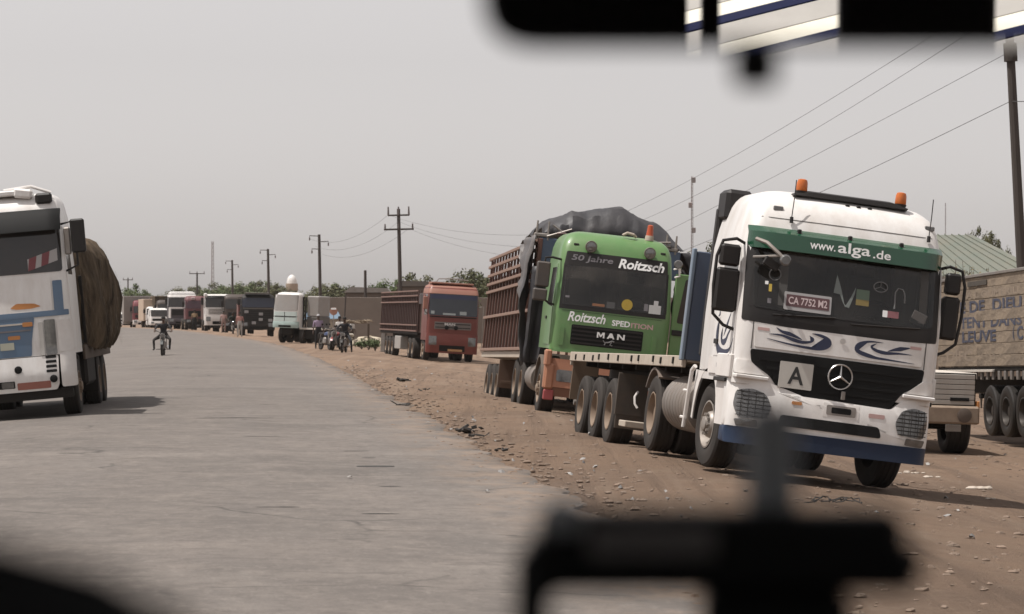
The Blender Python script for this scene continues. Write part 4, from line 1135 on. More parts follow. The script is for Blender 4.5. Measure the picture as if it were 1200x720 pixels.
    # left door and mirror
    dr = cab.side(rpoly([(.18, 1.25), (1.28, 1.25), (1.28, 2.86), (.38, 2.86), (.22, 2.2)], .03), -1, 'door', mangreen, T, .01, .02)
    cab.side(rpoly([(.32, 2.0), (1.18, 2.05), (1.18, 2.78), (.44, 2.78)], .04), -1, 'door_window', glass, dr, .014, .012)
    cab.side(rect(1.0, 1.75, 1.2, 1.81, .01), -1, 'door_handle', black, dr, .03, .025)
    ma = MB(); ma.tube([(-1.10, .28, 2.93), (-1.28, .16, 2.95), (-1.42, .15, 2.93), (-1.42, .15, 2.85)], .022, 8); ma.tube([(-1.15, .2, 2.03), (-1.28, .16, 2.06), (-1.4, .15, 2.14)], .02, 8); arm = ma.build('mirror_arm', black, T)
    MB().box((-1.44, .16, 2.60), (.27, .13, .50), .05).build('mirror_housing', mat('dark_grey_plastic', (.045, .045, .045), .55, dust=.2), arm)
    MB().box((-1.46, .14, 2.20), (.28, .13, .24), .05).build('mirror_housing', mat('dark_grey_plastic', (.045, .045, .045), .55), arm)
    # right door swung open towards the camera
    H = place('door', MB().box((.46, 0, 2.08), (.92, .07, 1.74), .03).mesh('door', mangreen), T, (1.19, .22, -.05), (0, 0, R(8)))
    H.data.name = 'open_door'
    tag(H, 'green door swung open')
    bb = MB(); bb.prism(rpoly([(.10, 1.98), (.84, 1.98), (.84, 2.86), (.20, 2.86)], .05), lambda u, v_, d: (u, d, v_), -.042, -.03); bb.build('door_window', glass, H)
    bb = MB(); bb.box((.18, -.05, 1.79), (.32, .04, .11), .015); bb.build('door_handle', black, H)
    lettering('R', .10, .12, lambda u, v_: (.52 + u, -.0375, 1.60 + v_), printwhite, H, .02, .2)
    for k in range(4): lettering('Spedition', .34 - .04 * (k % 2), .035, lambda u, v_, k=k: (.45 + u, -.0375, 1.38 - .055 * k + v_), printwhite, H)
    ma = MB(); ma.tube([(1.14, .22, 2.98), (1.22, .1, 3.0), (1.24, .1, 2.85), (1.16, .16, 2.82)], .02, 8); ma.build('mirror_arm', whitep, T)
    ma = MB(); ma.lathe([(-.03, 0), (-.03, .07), (0, .09), (.04, .05), (.04, 0)], 14, 'y', (1.19, .10, 3.08)); ma.build('kerb_mirror', lampglass, T)
    for sg in (-1, 1): wheel(T, sg * 1.0, 1.45, sg, R0=.52, style='front')
    axle(T, 4.9, 1.03, True, R0=.52); axle(T, 6.25, 1.03, True, R0=.52)
    bb = MB()
    for y in (1.45, 4.9, 6.25): bb.cyl((-.9, y, .52), (.9, y, .52), .08)
    bb.box((0, .9, .75), (.9, 1.4, .5), .1); bb.build('axle', chassis, T)
    for sg in (-1, 1): MB().cyl((sg * .9, 2.6, .7), (sg * .9, 3.9, .7), .3, n=18).build('fuel_tank', greyrub, T)
    low = ('wheel', 'axle', 'chassis', 'fuel', 'mudguard', 'bumper', 'wing', 'headlight', 'air_slot', 'corner_lamp')
    for ch in T.children:
        if not ch.name.startswith(low): ch.location.z += .17
    return T
green_tractor()

def stakewall(T, sg, x, y0, y1, z0, z1, step, rails, m, rm, tw=.05, clip=None):
    """upright stakes with long rails, each one its own piece"""
    sb = MB(); sb.box((0, 0, (z1 - z0) / 2), (.05, tw, z1 - z0), .006); sm = sb.mesh('stake', m)
    y = y0
    while y <= y1 + 1e-6:
        place('stake', sm, T, (sg * x, y, z0)); y += step
    rb = MB(); rb.box((0, (y0 + y1) / 2, 0), (.05, y1 - y0 + .1, .07), .006); rmm = rb.mesh('rail', rm)
    for z in rails: place('rail', rmm, T, (sg * (x + .045), 0, z))
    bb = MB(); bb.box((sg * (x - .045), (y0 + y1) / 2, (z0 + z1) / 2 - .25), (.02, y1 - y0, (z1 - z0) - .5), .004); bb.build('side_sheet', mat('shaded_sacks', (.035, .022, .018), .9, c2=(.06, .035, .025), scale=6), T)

def stake_trailer():
    T = thing('stake_trailer', 'brown stake-sided trailer with a blue front, loaded high behind the green truck', 'trailer', (1.74, 50, -.25), (R(-1.0), R(6.3), R(5.4)))
    y0, y1 = 3.4, 15.0
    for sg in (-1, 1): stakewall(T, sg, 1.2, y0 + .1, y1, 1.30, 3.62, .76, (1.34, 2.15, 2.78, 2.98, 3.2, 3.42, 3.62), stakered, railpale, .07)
    MB().box((0, (y0 + y1) / 2, 1.22), (2.44, y1 - y0, .14), .01).build('deck', woodpale, T)
    bb = MB(); sb = MB(); sb.box((0, 0, 1.15), (.07, .05, 2.3), .006); sm = sb.mesh('stake', stakered)
    for k in range(12): place('stake', sm, T, (-1.15 + k * .209, y1 + .03, 1.3))
    # blue front over the cab
    MB().box((.24, y0, 3.38), (3.0, .12, .60), .02).build('front_panel', tarpblue, T)
    MB().box((0, y0 + .02, 2.2), (2.40, .08, 1.7), .01).build('front_sheet', chassis, T)
    for x in (-1.22, 1.22): MB().box((x, y0 - .02, 2.45), (.09, .14, 2.4), .01).build('front_post', stakered, T)
    # iron prongs at the top corners
    for x in (-1.32, -1.08, 1.42, 1.62): MB().cyl((x, y0 - .05, 3.62), (x, y0 - .05, 4.0 + .1 * hsh(x * 9, 1)), .028, .018, 6).build('prong', steel, T)
    for x in (-1.2, 1.5): MB().box((x, y0, 3.72), (.34, .16, .08), .02).build('corner_iron', steel, T)
    for a, c_ in (((-1.1, 3.70), (-.6, 3.9)), ((-1.0, 3.95), (-.55, 3.68)), ((1.4, 3.72), (.75, 3.70)), ((1.5, 3.86), (.8, 3.78)), ((1.5, 3.78), (.6, 3.66))): MB().tube([(a[0], y0 - .08, a[1]), (c_[0], y0 - .12, c_[1])], .022, 6).build('loose_rod', steel, T)
    bb = MB()
    for sg in (-1, 1): bb.box((sg * .5, (y0 + y1) / 2, 1.0), (.12, y1 - y0 - .2, .32), .01)
    bb.build('chassis_frame', chassis, T)
    ys = (10.3, 11.6, 12.9)
    for y in ys: axle(T, y, 1.03, False, R0=.5, W=.36)
    bb = MB()
    for y in ys: bb.cyl((-.9, y, .5), (.9, y, .5), .07)
    bb.build('axle', chassis, T)
    for sg in (-1, 1): MB().box((sg * .98, 9.6, .78), (.5, .03, .66), .008).box((sg * .86, 9.59, .58), (.6, .02, .07), .005).build('mud_flap', mat('rust_flap', (.085, .05, .035), .85, dust=.2), T)
    return T
stake_trailer()

def tarpaulin():
    """dark sheet over the heap, hanging down the front corners of the stake trailer"""
    T = thing('tarpaulin', 'crumpled dark tarpaulin covering the heaped load of the brown stake trailer', 'tarpaulin', (1.74, 50, -.25), (R(-1.0), R(6.3), R(5.4)))
    nx, ny = 44, 40
    vs = []
    for j in range(ny + 1):
        for i in range(nx + 1):
            s = i / nx * 2 - 1; v_ = j / ny
            y = 3.35 + v_ * 4.6
            x = .30 + s * 1.50
            top = interp([(-1.25, 3.78), (-1.1, 4.02), (-.6, 4.28), (.1, 4.46), (.5, 4.50), (.9, 4.38), (1.5, 4.08), (1.8, 3.74)], x)
            rise = interp([(0, .25), (.04, .72), (.10, .97), (.16, 1.0), (.6, .92), (1, .02)], v_ + .02 * hsh(x * 2, 4.4))
            z = 3.70 + (top - 3.70) * rise
            z += .06 * hsh(x * 2.0 + 3, y * 1.5) + .13 * (.3 - abs(hsh(x * 1.5 + 9 + y * .5, y * .8))) + .07 * (.3 - abs(hsh(x * 3.3 - y, y * 2.0 + x)))
            if j < 2: y -= .10 * abs(hsh(x * 3, 2)); z = (3.70 + .12 * abs(hsh(x * 4, 7)) + .12 * (1 - abs(s))) if j == 0 else z - .12 * abs(hsh(x * 5, 3.3))
            vs.append((x, y, z))
    fs = [(j * (nx + 1) + i, j * (nx + 1) + i + 1, (j + 1) * (nx + 1) + i + 1, (j + 1) * (nx + 1) + i) for j in range(ny) for i in range(nx)]
    b_ = MB().add(vs, fs)
    sh = b_.build('top_sheet', tarp, T, smooth=24, fix=False)
    md = sh.modifiers.new('thickness', 'SOLIDIFY'); md.thickness = .012
    # the side drops at both front corners; left one paler, sunlight in its colour
    for sg in (-1, 1):
        vs = []; nu, nv = 16, 18
        for j in range(nv + 1):
            for i in range(nu + 1):
                u, v_ = i / nu, j / nv
                drop = interp([(0, 2.75), (.35, 2.0), (.7, 1.1), (1, .35)], u) if sg < 0 else interp([(0, 2.2), (.5, 1.6), (1, .5)], u)
                z = 3.70 - v_ * drop
                y = 3.26 + u * (1.9 - .5 * v_)
                bulge = .56 + .30 * math.sin(PI * min(1, v_ * 1.1)) * (1 - u * .5) if sg > 0 else .06 + .08 * math.sin(PI * v_)
                x = sg * (1.29 + bulge + .08 * math.sin(u * 12 + v_ * 3) * (.3 + v_) + .10 * hsh(u * 4, v_ * 5 + sg) + .05 * abs(hsh(u * 9, v_ * 8)))
                vs.append((x, y, z))
        fs = [(j * (nu + 1) + i, j * (nu + 1) + i + 1, (j + 1) * (nu + 1) + i + 1, (j + 1) * (nu + 1) + i) for j in range(nv) for i in range(nu)]
        sh = MB().add(vs, fs)  .build('side_drop', mat('sunlit_tarp', (.070, .076, .088), .5, c2=(.11, .105, .10), scale=3, dust=.2, bump=.5, bscale=5) if sg < 0 else tarp, T, smooth=50, fix=False)
        md = sh.modifiers.new('thickness', 'SOLIDIFY'); md.thickness = .012
    # front flap over the left corner
    vs = []; nu, nv = 10, 16
    for j in range(nv + 1):
        for i in range(nu + 1):
            u, v_ = i / nu, j / nv
            vs.append((-1.34 + u * (.52 - .12 * v_) + .03 * hsh(u * 4, v_ * 5), 3.24 - .07 * math.sin(u * 9 + v_) - .05 * hsh(u * 3, v_ * 4), 3.05 - v_ * 2.0))
    fs = [(j * (nu + 1) + i, j * (nu + 1) + i + 1, (j + 1) * (nu + 1) + i + 1, (j + 1) * (nu + 1) + i) for j in range(nv) for i in range(nu)]
    sh = MB().add(vs, fs).build('front_flap', tarp, T, smooth=50, fix=False)
    sh.modifiers.new('thickness', 'SOLIDIFY').thickness = .012
    # rolled front hem with a few loose bundles
    rs = random.Random(9)
    for k in range(7):
        x = -.75 + k * .24
        bb = MB(); bb.tube([(x - .15, 3.3, 3.74 + .08 * rs.random()), (x, 3.24, 3.76 + .10 * rs.random()), (x + .12, 3.22, 3.74 + .08 * rs.random()), (x + .2, 3.3, 3.70 + .08 * rs.random())], .022 + .02 * rs.random(), 8, .018)
        bb.build('hem_roll', (mat('pink_sack', (.15, .10, .095), .8), tarp, mat('grey_sack', (.16, .16, .16), .8))[k % 3], T)
    return T
tarpaulin()
# ------------------------------------------------------------------ lettered trailer on the right
def lettered_trailer():
    T = thing('lettered_trailer', 'weathered plank-sided trailer with blue painted lettering at the right picture edge', 'trailer', (11.26, 42.15, -.30), (R(-1.5), 0, R(5)))
    side = lambda L, z, d=0: (-1.225 - d, L, z)
    rs = random.Random(4)
    zb, h = 1.37, .222
    for k in range(8):
        y = 12.0
        for ln in (3.1, 4.4, 4.4):
            b_ = MB(); b_.box((0, 0, 0), (.045, ln - .012, h - .010), .005)
            place('side_plank', b_.mesh('side_plank', woodgrey), T, (-1.21 + rs.uniform(-.006, .006), y - ln / 2, zb + h * (k + .5)))
            y -= ln
    for k in range(8):
        b_ = MB(); b_.box((0, 0, 0), (2.36, .045, h - .01), .005); place('end_plank', b_.mesh('end_plank', woodgrey), T, (0, 12.0, zb + h * (k + .5)))
    b_ = MB(); b_.box((1.21, 6, zb + .9), (.045, 12, 1.76), .005); b_.build('far_side', woodgrey, T)
    MB().box((-1.215, 6, zb + h * 8 + .03), (.09, 12.1, .06), .008).build('top_rail', steel, T)
    MB().box((0, 6, zb - .05), (2.42, 12.0, .08), .008).build('deck', chassis, T)
    MB().box((-1.235, 9.8, zb - .09), (.05, 4.2, .05), .006).build('side_rail', offwhite, T)
    sm = MB().box((0, 0, 0), (.05, .13, .17), .006).mesh('frame_rib', steel)
    for k in range(24): place('frame_rib', sm, T, (-1.19, 11.2 - k * .42, zb - .18))
    for sg in (-1, 1): MB().box((sg * .5, 6, 1.0), (.12, 11.6, .34), .01).build('chassis_rail', chassis, T)
    def txt(body, Lc, zc, wd, ht, m=printnavy, bold=.03): lettering(body, wd, ht, lambda u, v_: side(Lc - u, zc + v_, .012), m, T, bold)
    Lp = lambda px: 12.0 - (px - 1100) / 16.3
    faded = mat('faded_print', (.19, .15, .115), .85, c2=(.26, .2, .15), amt=.8, scale=7)
    txt('A L OUMERILL', Lp(1170), 2.80, 3.9, .14, faded)
    txt('E DE  DIEU', Lp(1166), 2.56, 4.4, .24)
    txt('TENT DANS', Lp(1166), 2.25, 4.4, .23)
    txt('LEUVE', Lp(1153), 1.965, 2.5, .23); txt('(', Lp(1193), 1.99, .12, .26); txt('C', Lp(1200), 1.99, .4, .26)
    txt('DIFC AN C', Lp(1150), 1.58, 4.6, .22, faded)
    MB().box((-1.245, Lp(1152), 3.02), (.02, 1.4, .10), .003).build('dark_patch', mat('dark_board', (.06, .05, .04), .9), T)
    ys = (8.15, 7.0, 5.85)
    for y in ys: axle(T, y, 1.03, False, R0=.5, W=.34, tm=rubdark, rm=rimdark, n=28)
    for y in ys: MB().cyl((-.9, y, .5), (.9, y, .5), .07).build('axle', chassis, T)
    MB().box((0, 9.2, .78), (2.2, .14, .10), .01).build('cross_beam', chassis, T)
lettered_trailer()

def low_truck():
    T = thing('flatbed_truck', 'low old flatbed truck end with pale slatted panel and rusty bumper behind the white truck', 'truck', (6.98, 45, -.57), (0, R(2), R(5)))
    b_ = MB(); b_.box((0, 0, 0), (2.2, .03, .082), .006); sm = b_.mesh('panel_slat', mat('pale_grey_slat', (.36, .35, .33), .6, c2=(.24, .22, .2), dust=.3))
    for k in range(6): place('panel_slat', sm, T, (.03, -.02, .93 + k * .09))
    MB().box((.03, .02, 1.155), (2.26, .03, .58), .006).build('panel_back', chassis, T)
    MB().box((.86, -.045, .985), (.34, .03, .06), .005).build('dark_plate', matblack, T)
    MB().box((0, -.05, .71), (2.42, .16, .32), .04).build('bumper', mat('rusty_bumper', (.25, .20, .155), .8, c2=(.13, .09, .065), scale=7, dust=.3), T)
    MB().lathe([(-.0, .12), (-.02, .13), (-.03, .10), (-.03, 0)], 18, 'y', (.93, -.13, .71)).build('lamp_ring', mat('rust_ring', (.10, .075, .06), .8), T)
    MB().box((1.20, .04, .76), (.05, .16, .40), .008).build('side_reflector', printorange, T)
    MB().box((1.16, .6, 1.1), (.06, .9, .08), .01).build('side_bar', chassis, T)
    MB().box((0, 2.6, 1.40), (2.4, 5.0, .10), .01).build('deck', offwhite, T)
    for sg in (-1, 1): MB().box((sg * .42, 2.6, .95), (.1, 4.8, .3), .01).build('chassis_rail', chassis, T)
    for sg in (-1, 1):
        wheel(T, sg * .98, .75, sg, R0=.5, W=.40, tm=rubdark, rm=rimdark, n=28); wheel(T, sg * .98, 4.2, sg, R0=.5, W=.34, tm=rubdark, rm=rimdark, n=28)
        MB().box((sg * .80, .1, .47), (.28, .02, .12), .004).build('mud_flap', steel, T)
    MB().cyl((-.9, .75, .5), (.9, .75, .5), .08).build('axle', chassis, T)
low_truck()

# ------------------------------------------------------------------ cab-over trucks further off
def cabover(T, W=2.4, H=3.5, paint=white, roof=None, roofz=None, ws=(2.0, 2.9), wsm=None, grille=(1.2, 1.75), gm=None, gx=.78, bm_=None, bz=(.42, 1.0), L=2.0,
            lean=.16, z0=.95, mirrors=True, lamp=True, visor=None, detail=1, wn=20, axles=(4.6,), wl=True, rr=.14):
    h = W / 2
    cab = Cab(yf=[(.9, .0), (ws[0], .03), (ws[1], lean), (H - .18, lean + .10), (H - .05, lean + .26), (H, lean + .5)],
              w=[(.9, h), (ws[0], h), (ws[1], h - .03), (H - .2, h - .06), (H - .06, h - .15), (H, h - .32)], yb=L, r=rr, bulge=.05)
    zs = [z0, lerp(z0, ws[0], .5), ws[0], lerp(*ws, .5), ws[1], H - .2, H - .1, H - .05, H]
    cab.shell(zs, 'cab', paint, T)
    if roof:
        rz = roofz or ws[1] + .02
        cc = Cab(yf=[(z, y - .02) for z, y in cab.yf], w=[(z, x + .015) for z, x in cab.w], yb=L + .015, r=rr, bulge=.05)
        cc.shell([rz, lerp(rz, H, .4), H - .1, H - .03, H + .02], 'roof', roof, T)
    cab.patch(rect(-h + .06, ws[0], h - .06, ws[1], .07), 'windscreen', wsm or glass, T, .012, .03, .3)
    if visor: cab.patch(rect(-h + .05, ws[1] - .16, h - .05, ws[1] + .05, .03), 'sun_visor', visor, T, .10, .13, .3)
    if grille:
        g = cab.patch(rect(-gx * h, grille[0], gx * h, grille[1], .03), 'grille', gm or black, T, .012, .03, .3)
        n = max(2, int((grille[1] - grille[0]) / .12))
        for k in range(n):
            z = lerp(grille[0], grille[1], (k + .5) / n); cab.patch(rect(-gx * h + .04, z - .018, gx * h - .04, z + .018, .006, 1), 'grille_bar', chassis if gm else matblack, g, .026, .02, .5)
    if bz:
        bp = Cab(yf=[(bz[0], -.03), ((bz[0] + bz[1]) / 2, -.07), (bz[1], -.03)], w=[(0, h + .02)], yb=.6, r=.16, bulge=.05)
        bp.patch(rect(-h - .02, bz[0], h + .02, bz[1], .05), 'bumper', bm_ or paint, T, 0, .12, .3)
        if lamp:
            for sg in (-1, 1): bp.patch(rpoly([(sg * h * .62, lerp(*bz, .4)), (sg * h * .92, lerp(*bz, .4)), (sg * h * .92, lerp(*bz, .85)), (sg * h * .62, lerp(*bz, .85))], .03), 'headlight', lampglass, T, .012, .03, .3)
        bp.patch(rect(-h * .5, lerp(*bz, .1), h * .5, lerp(*bz, .4), .02), 'air_slot', matblack, T, .006, .02, .4)
    for sg in (-1, 1):
        if wl:
            d = cab.side(rpoly([(.2, z0 + .1), (min(1.3, L - .5), z0 + .1), (min(1.3, L - .5), ws[1]), (.4, ws[1]), (.22, ws[0])], .04), sg, 'door', paint, T, .01, .02)
            cab.side(rpoly([(.34, ws[0]), (min(1.2, L - .6), ws[0]), (min(1.2, L - .6), ws[1] - .06), (.44, ws[1] - .06)], .04), sg, 'door_window', glass, d, .014, .012)
        if mirrors:
            a = MB().tube([(sg * (h - .02), .25, ws[1]), (sg * (h + .2), .14, ws[1] + .02), (sg * (h + .24), .14, ws[1] - .1), (sg * (h + .22), .14, ws[0] + .02), (sg * (h - .02), .2, ws[0] - .02)], .022, 6).build('mirror_arm', black, T)
            MB().box((sg * (h + .2), .16, lerp(*ws, .55)), (.22, .12, (ws[1] - ws[0]) * .66), .04).build('mirror_housing', black, a)
        MB().box((sg * .42, 3.0, .8), (.09, 5.0, .24), .01).build('chassis_rail', chassis, T)
        wheel(T, sg * (h - .18), 1.4, sg, R0=.5, style='front', n=wn)
    for y in axles: axle(T, y, h - .18, False, R0=.5, W=.4, n=wn)
    MB().box((0, 1.2, .72), (1.0, 1.6, .5), .1).build('engine', chassis, T)
    return cab

def red_truck():
    T = thing('red_truck', 'deep red tractor unit with faded roof and stake trailer, facing the camera', 'truck', (-2.86, 120, -.45), (0, R(3.2), R(10)))
    c = cabover(T, 2.42, 3.62, reddeep, redroof, 3.16, ws=(2.14, 3.16), wsm=mat('blueish_glass', (.025, .028, .034), .08), grille=(1.50, 1.84), gm=mat('grey_grille', (.11, .105, .105), .5, dust=.2), gx=.72,
                bz=(.38, 1.30), L=2.2, lean=.18, mirrors=False, axles=(4.8, 6.1), wn=24)
    c.patch(rect(-1.1, 2.92, 1.1, 3.12, .03), 'tinted_strip', mat('blue_tint', (.018, .02, .05), .2), T, .016, .01)
    c.patch(rect(-.5, 2.17, .1, 2.26, .01, 1), 'sticker', mat('sticker_pale', (.22, .24, .24), .6), T, .017, .004); c.patch(rect(-1.06, 2.2, -.9, 2.34, .01, 1), 'sticker', MATS['sticker_pale'], T, .017, .004); c.patch(rect(.3, 2.2, .62, 2.36, .01, 1), 'sticker', MATS['sticker_pale'], T, .017, .004)
    c.text('MAN', -.15, 1.74, .5, .12, chrome, T, .03, .04)
    for x in (-.3, .14): MB().lathe([(0, .10), (-.02, .10), (-.03, .06), (-.03, 0)], 14, 'y', (x, -.05, 1.58)).build('grille_lamp', matblack, T)
    c.patch(rect(-.2, .48, .48, .58, .01, 1), 'number_plate', mat('orange_plate', (.40, .22, .10), .6), T, .10, .02)
    c.patch(rect(-1.12, 2.05, 1.12, 2.10, .01, 1), 'trim_line', matblack, T, .014, .01)
    b_ = MB(); b_.box((-.05, .95, 3.66), (2.0, 1.1, .08), .03).build('roof_plate', redroof, T)
    MB().tube([(-.85, .6, 3.66), (-.7, .6, 3.86), (.1, .6, 3.90), (.7, .6, 3.84)], .025, 6).build('roof_rail', steel, T)
    a = MB().tube([(-1.2, .25, 3.0), (-1.34, .16, 3.05), (-1.36, .16, 2.3), (-1.22, .2, 2.2)], .02, 6).build('mirror_arm', black, T)
    MB().box((-1.34, .18, 2.7), (.2, .12, .6), .04).build('mirror_housing', redroof, a)
    a = MB().tube([(1.2, .25, 2.6), (1.42, .1, 2.66), (1.42, .1, .5)], .018, 6).build('side_pole', steel, T)
    U = thing('stake_trailer', 'dark maroon stake-sided trailer hitched behind the red truck', 'trailer', (-2.86, 120, -.45), (0, R(3.2), R(10)))
    y0, y1 = 3.3, 17.6
    sm = MB().box((0, 0, 1.0), (.05, .07, 2.0), .006).mesh('stake', stakedark)
    for sg in (-1, 1):
        y = y0
        while y < y1: place('stake', sm, U, (sg * 1.22, y, 1.3)); y += .62
        rm_ = MB().box((0, (y0 + y1) / 2, 0), (.05, y1 - y0, .07), .006).mesh('rail', mat('maroon_rail', (.14, .075, .065), .6, dust=.3))
        for z in (1.34, 1.62, 2.75, 3.05, 3.28): place('rail', rm_, U, (sg * 1.265, 0, z))
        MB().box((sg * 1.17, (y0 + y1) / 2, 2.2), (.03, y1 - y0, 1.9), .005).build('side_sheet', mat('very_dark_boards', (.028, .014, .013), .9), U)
    for k in range(9): place('stake', sm, U, (-1.12 + k * .28, y1 + .04, 1.3))
    for k in range(9): place('stake', sm, U, (-1.12 + k * .28, y0 - .04, 1.3))
    MB().box((-1.0, y0 - .08, 2.9), (.4, .05, .5), .01).build('pale_plate', mat('grey_plate', (.28, .26, .26), .6), U)
    MB().box((0, (y0 + y1) / 2, 1.22), (2.44, y1 - y0, .12), .01).build('deck', chassis, U)
    for sg in (-1, 1): MB().box((sg * .5, (y0 + y1) / 2, 1.0), (.12, y1 - y0 - .3, .3), .01).build('chassis_rail', chassis, U)
    for y in (12.6, 13.9, 15.2): axle(U, y, 1.03, False, R0=.5, W=.36, n=20)
    MB().box((-1.02, 10.4, .72), (.4, 2.2, .66), .03).build('tool_box', mat('pale_box', (.30, .30, .29), .6, dust=.3), U)
    MB().box((-1.1, 16.8, 1.1), (.1, 1.4, .07), .01).build('rack_top', steel, U)
    pm = MB().box((0, 0, 0), (.08, .07, .95), .008).mesh('rack_post', steel)
    for k in range(6): place('rack_post', pm, U, (-1.14, 16.1 + k * .27, .6))
red_truck()

def left_truck():
    T = thing('loaded_truck', 'white and blue truck with a high roof at the left picture edge, facing the camera', 'truck', (-9.12, 46.5, -.08), (0, R(-5), R(5.0)))
    steelblue = mat('steel_blue_paint', (.075, .145, .235), .4, c2=(.10, .16, .24), dust=.14)
    cab = Cab(yf=[(.5, -.02), (1.9, .0), (2.65, .05), (3.62, .20), (3.95, .34), (4.08, .5), (4.14, .8)], w=[(.5, 1.25), (2.65, 1.24), (3.7, 1.19), (4.0, 1.13), (4.1, 1.05), (4.14, .9)], yb=2.2, r=.18, bulge=.06)
    cab.shell([1.15, 1.6, 1.9, 2.3, 2.65, 3.0, 3.4, 3.7, 3.85, 3.97, 4.05, 4.1, 4.14], 'cab', white, T)
    cab.patch(rect(-1.17, 2.66, 1.17, 3.66, .06), 'windscreen', glass, T, .012, .03)
    for k in range(2):
        pass
    f = lambda x: 2.70 + (x - .56) * .30
    st = cab.patch([(.56, f(.56)), (1.10, f(1.10)), (1.10, f(1.10) + .22), (.56, f(.56) + .22)], 'striped_sign', mat('dull_white_sign', (.36, .34, .33), .5), T, .02, .006)
    for x0 in (.56, .80): cab.patch([(x0, f(x0)), (x0 + .13, f(x0 + .13)), (x0 + .17, f(x0 + .17) + .22), (x0 + .03, f(x0 + .03) + .22)], 'red_stripe', mat('sign_red', (.17, .04, .045), .5), st, .0235, .003)
    # deep dark sun visor, white gear on the roof
    rings = []
    for k in range(21):
        x = lerp(-1.2, 1.2, k / 20); y0 = cab.y(x * .97, 3.75)
        rings.append([(x, y0 - .02, 3.82), (x, y0 - .22, 3.68), (x, y0 - .32, 3.42), (x, y0 - .30, 3.42), (x, y0 - .18, 3.66), (x, y0, 3.78)])
    MB().loft(rings).build('sun_visor', matblack, T)
    MB().box((-.15, .62, 4.16), (1.7, .5, .10), .03).build('roof_hatch', white, T)
    MB().box((.55, .50, 4.14), (.34, .3, .18), .04, (0, R(10), 0)).build('roof_vent', white, T)
    MB().box((.92, .42, 4.02), (.3, .2, .2), .04).build('roof_lamp', black, T)
    MB().tube([(.2, .5, 4.22), (.7, .5, 4.26), (1.05, .55, 4.12)], .03, 8).build('roof_rail', white, T)
    # panels below the windscreen
    cab.patch(rpoly([(-1.2, 1.94), (.94, 1.94), (.94, 2.58), (-1.2, 2.58)], .04), 'front_lid', white, T, .016, .03)
    cab.patch(rect(.97, 1.92, 1.14, 2.50, .02), 'blue_stripe', steelblue, T, .012, .01); cab.patch(rect(-1.22, 1.86, 1.22, 1.96, .02), 'blue_stripe', steelblue, T, .02, .02)
    cab.patch(rpoly([(.18, 2.05), (.3, 2.13), (.62, 2.11), (.74, 2.05), (.55, 2.02), (.3, 2.02)], .03), 'decal', printorange, T, .02, .004)
    cab.patch(rpoly([(-1.1, 1.16), (.50, 1.16), (.52, 1.42), (.60, 1.86), (-1.1, 1.86)], .03), 'grille', steelblue, T, .016, .03)
    for z in (1.62, 1.74): cab.patch(rect(-1.05, z, .52, z + .03, .006, 1), 'grille_bar', printgrey if z < 1.7 else offwhite, T, .03, .02)
    cab.patch(rect(.1, 1.48, .32, 1.55, .02), 'decal', printorange, T, .022, .004); cab.patch(rect(.38, 1.70, .56, 1.78, .02), 'decal', printorange, T, .04, .02); cab.patch(rect(-.05, 1.30, .2, 1.43, .01), 'number_plate', mat('pale_plate2', (.42, .42, .34), .6), T, .024, .01)
    bp = Cab(yf=[(.4, -.02), (.8, -.08), (1.2, -.02)], w=[(.4, 1.27), (2, 1.27)], yb=.7, r=.22, bulge=.07)
    bp.patch(rpoly([(-1.27, .52), (.2, .52), (.9, .52), (.95, .62), (.97, 1.14), (-1.27, 1.14)], .03), 'bumper', white, T, 0, .1)
    bp.patch(rect(1.0, 1.20, 1.265, 1.78, .04), 'corner_panel', whitep, T, .01, .1); bp.patch(rect(1.0, .56, 1.265, 1.18, .04), 'corner_panel', whitep, T, .0, .1)
    bp.patch(rect(.76, 1.16, .96, 1.80, .03), 'headlight', lampglass, T, .012, .04); bp.patch(rect(.66, 1.16, .74, 1.76, .02), 'side_light', mat('pale_lens', (.5, .48, .45), .2), T, .012, .03)
    for k in range(4): bp.patch(rect(.74, .84 + k * .085, .93, .89 + k * .085, .01, 1), 'vent_slot', matblack, T, .006, .015)
    bp.patch(rect(.20, .56, .80, .69, .02), 'red_reflector', mat('dull_red_panel', (.30, .10, .08), .6, dust=.3), T, .008, .02)
    for x, z in ((.24, .93), (.86, .72)): MB().lathe([(-.0, .07), (-.02, .07), (-.03, .04), (-.03, 0)], 14, 'y', (x, bp.y(x, z) - .01, z)).build('fog_lamp', matblack, T)
    bp.patch(rect(-.35, .60, .16, .73, .02), 'number_plate_recess', matblack, T, .006, .02); bp.patch(rect(-.08, .61, .14, .72, .02), 'fog_lens', lampglass, T, .012, .02)
    bp.patch(rect(-1.2, .36, 1.18, .52, .03), 'lower_lip', chassis, T, -.04, .1)
    for sg in (-1, 1):
        a = MB().tube([(sg * 1.2, .3, 3.52), (sg * 1.46, .14, 3.56), (sg * 1.46, .14, 2.75), (sg * 1.22, .25, 2.65)], .022, 6).build('mirror_arm', black, T)
        MB().box((sg * 1.50, .16, 3.28), (.26, .14, .62), .04).build('mirror_housing', black, a); MB().box((sg * 1.30, .2, 3.2), (.12, .1, .5), .03).build('mirror_plate', steel, a)
        d = cab.side(rpoly([(.2, 1.25), (1.3, 1.25), (1.3, 3.5), (.4, 3.5), (.22, 2.6)], .04), sg, 'door', white, T, .01, .02)
        cab.side(rpoly([(.36, 2.6), (1.2, 2.6), (1.2, 3.4), (.46, 3.4)], .04), sg, 'door_window', glass, d, .014, .012)
        wheel(T, sg * 1.05, 1.4, sg, R0=.52, style='front')
        MB().box((sg * .42, 4.5, .8), (.1, 9.0, .26), .01).build('chassis_rail', chassis, T)
    for y in (6.4, 7.75): axle(T, y, 1.06, True, R0=.52)
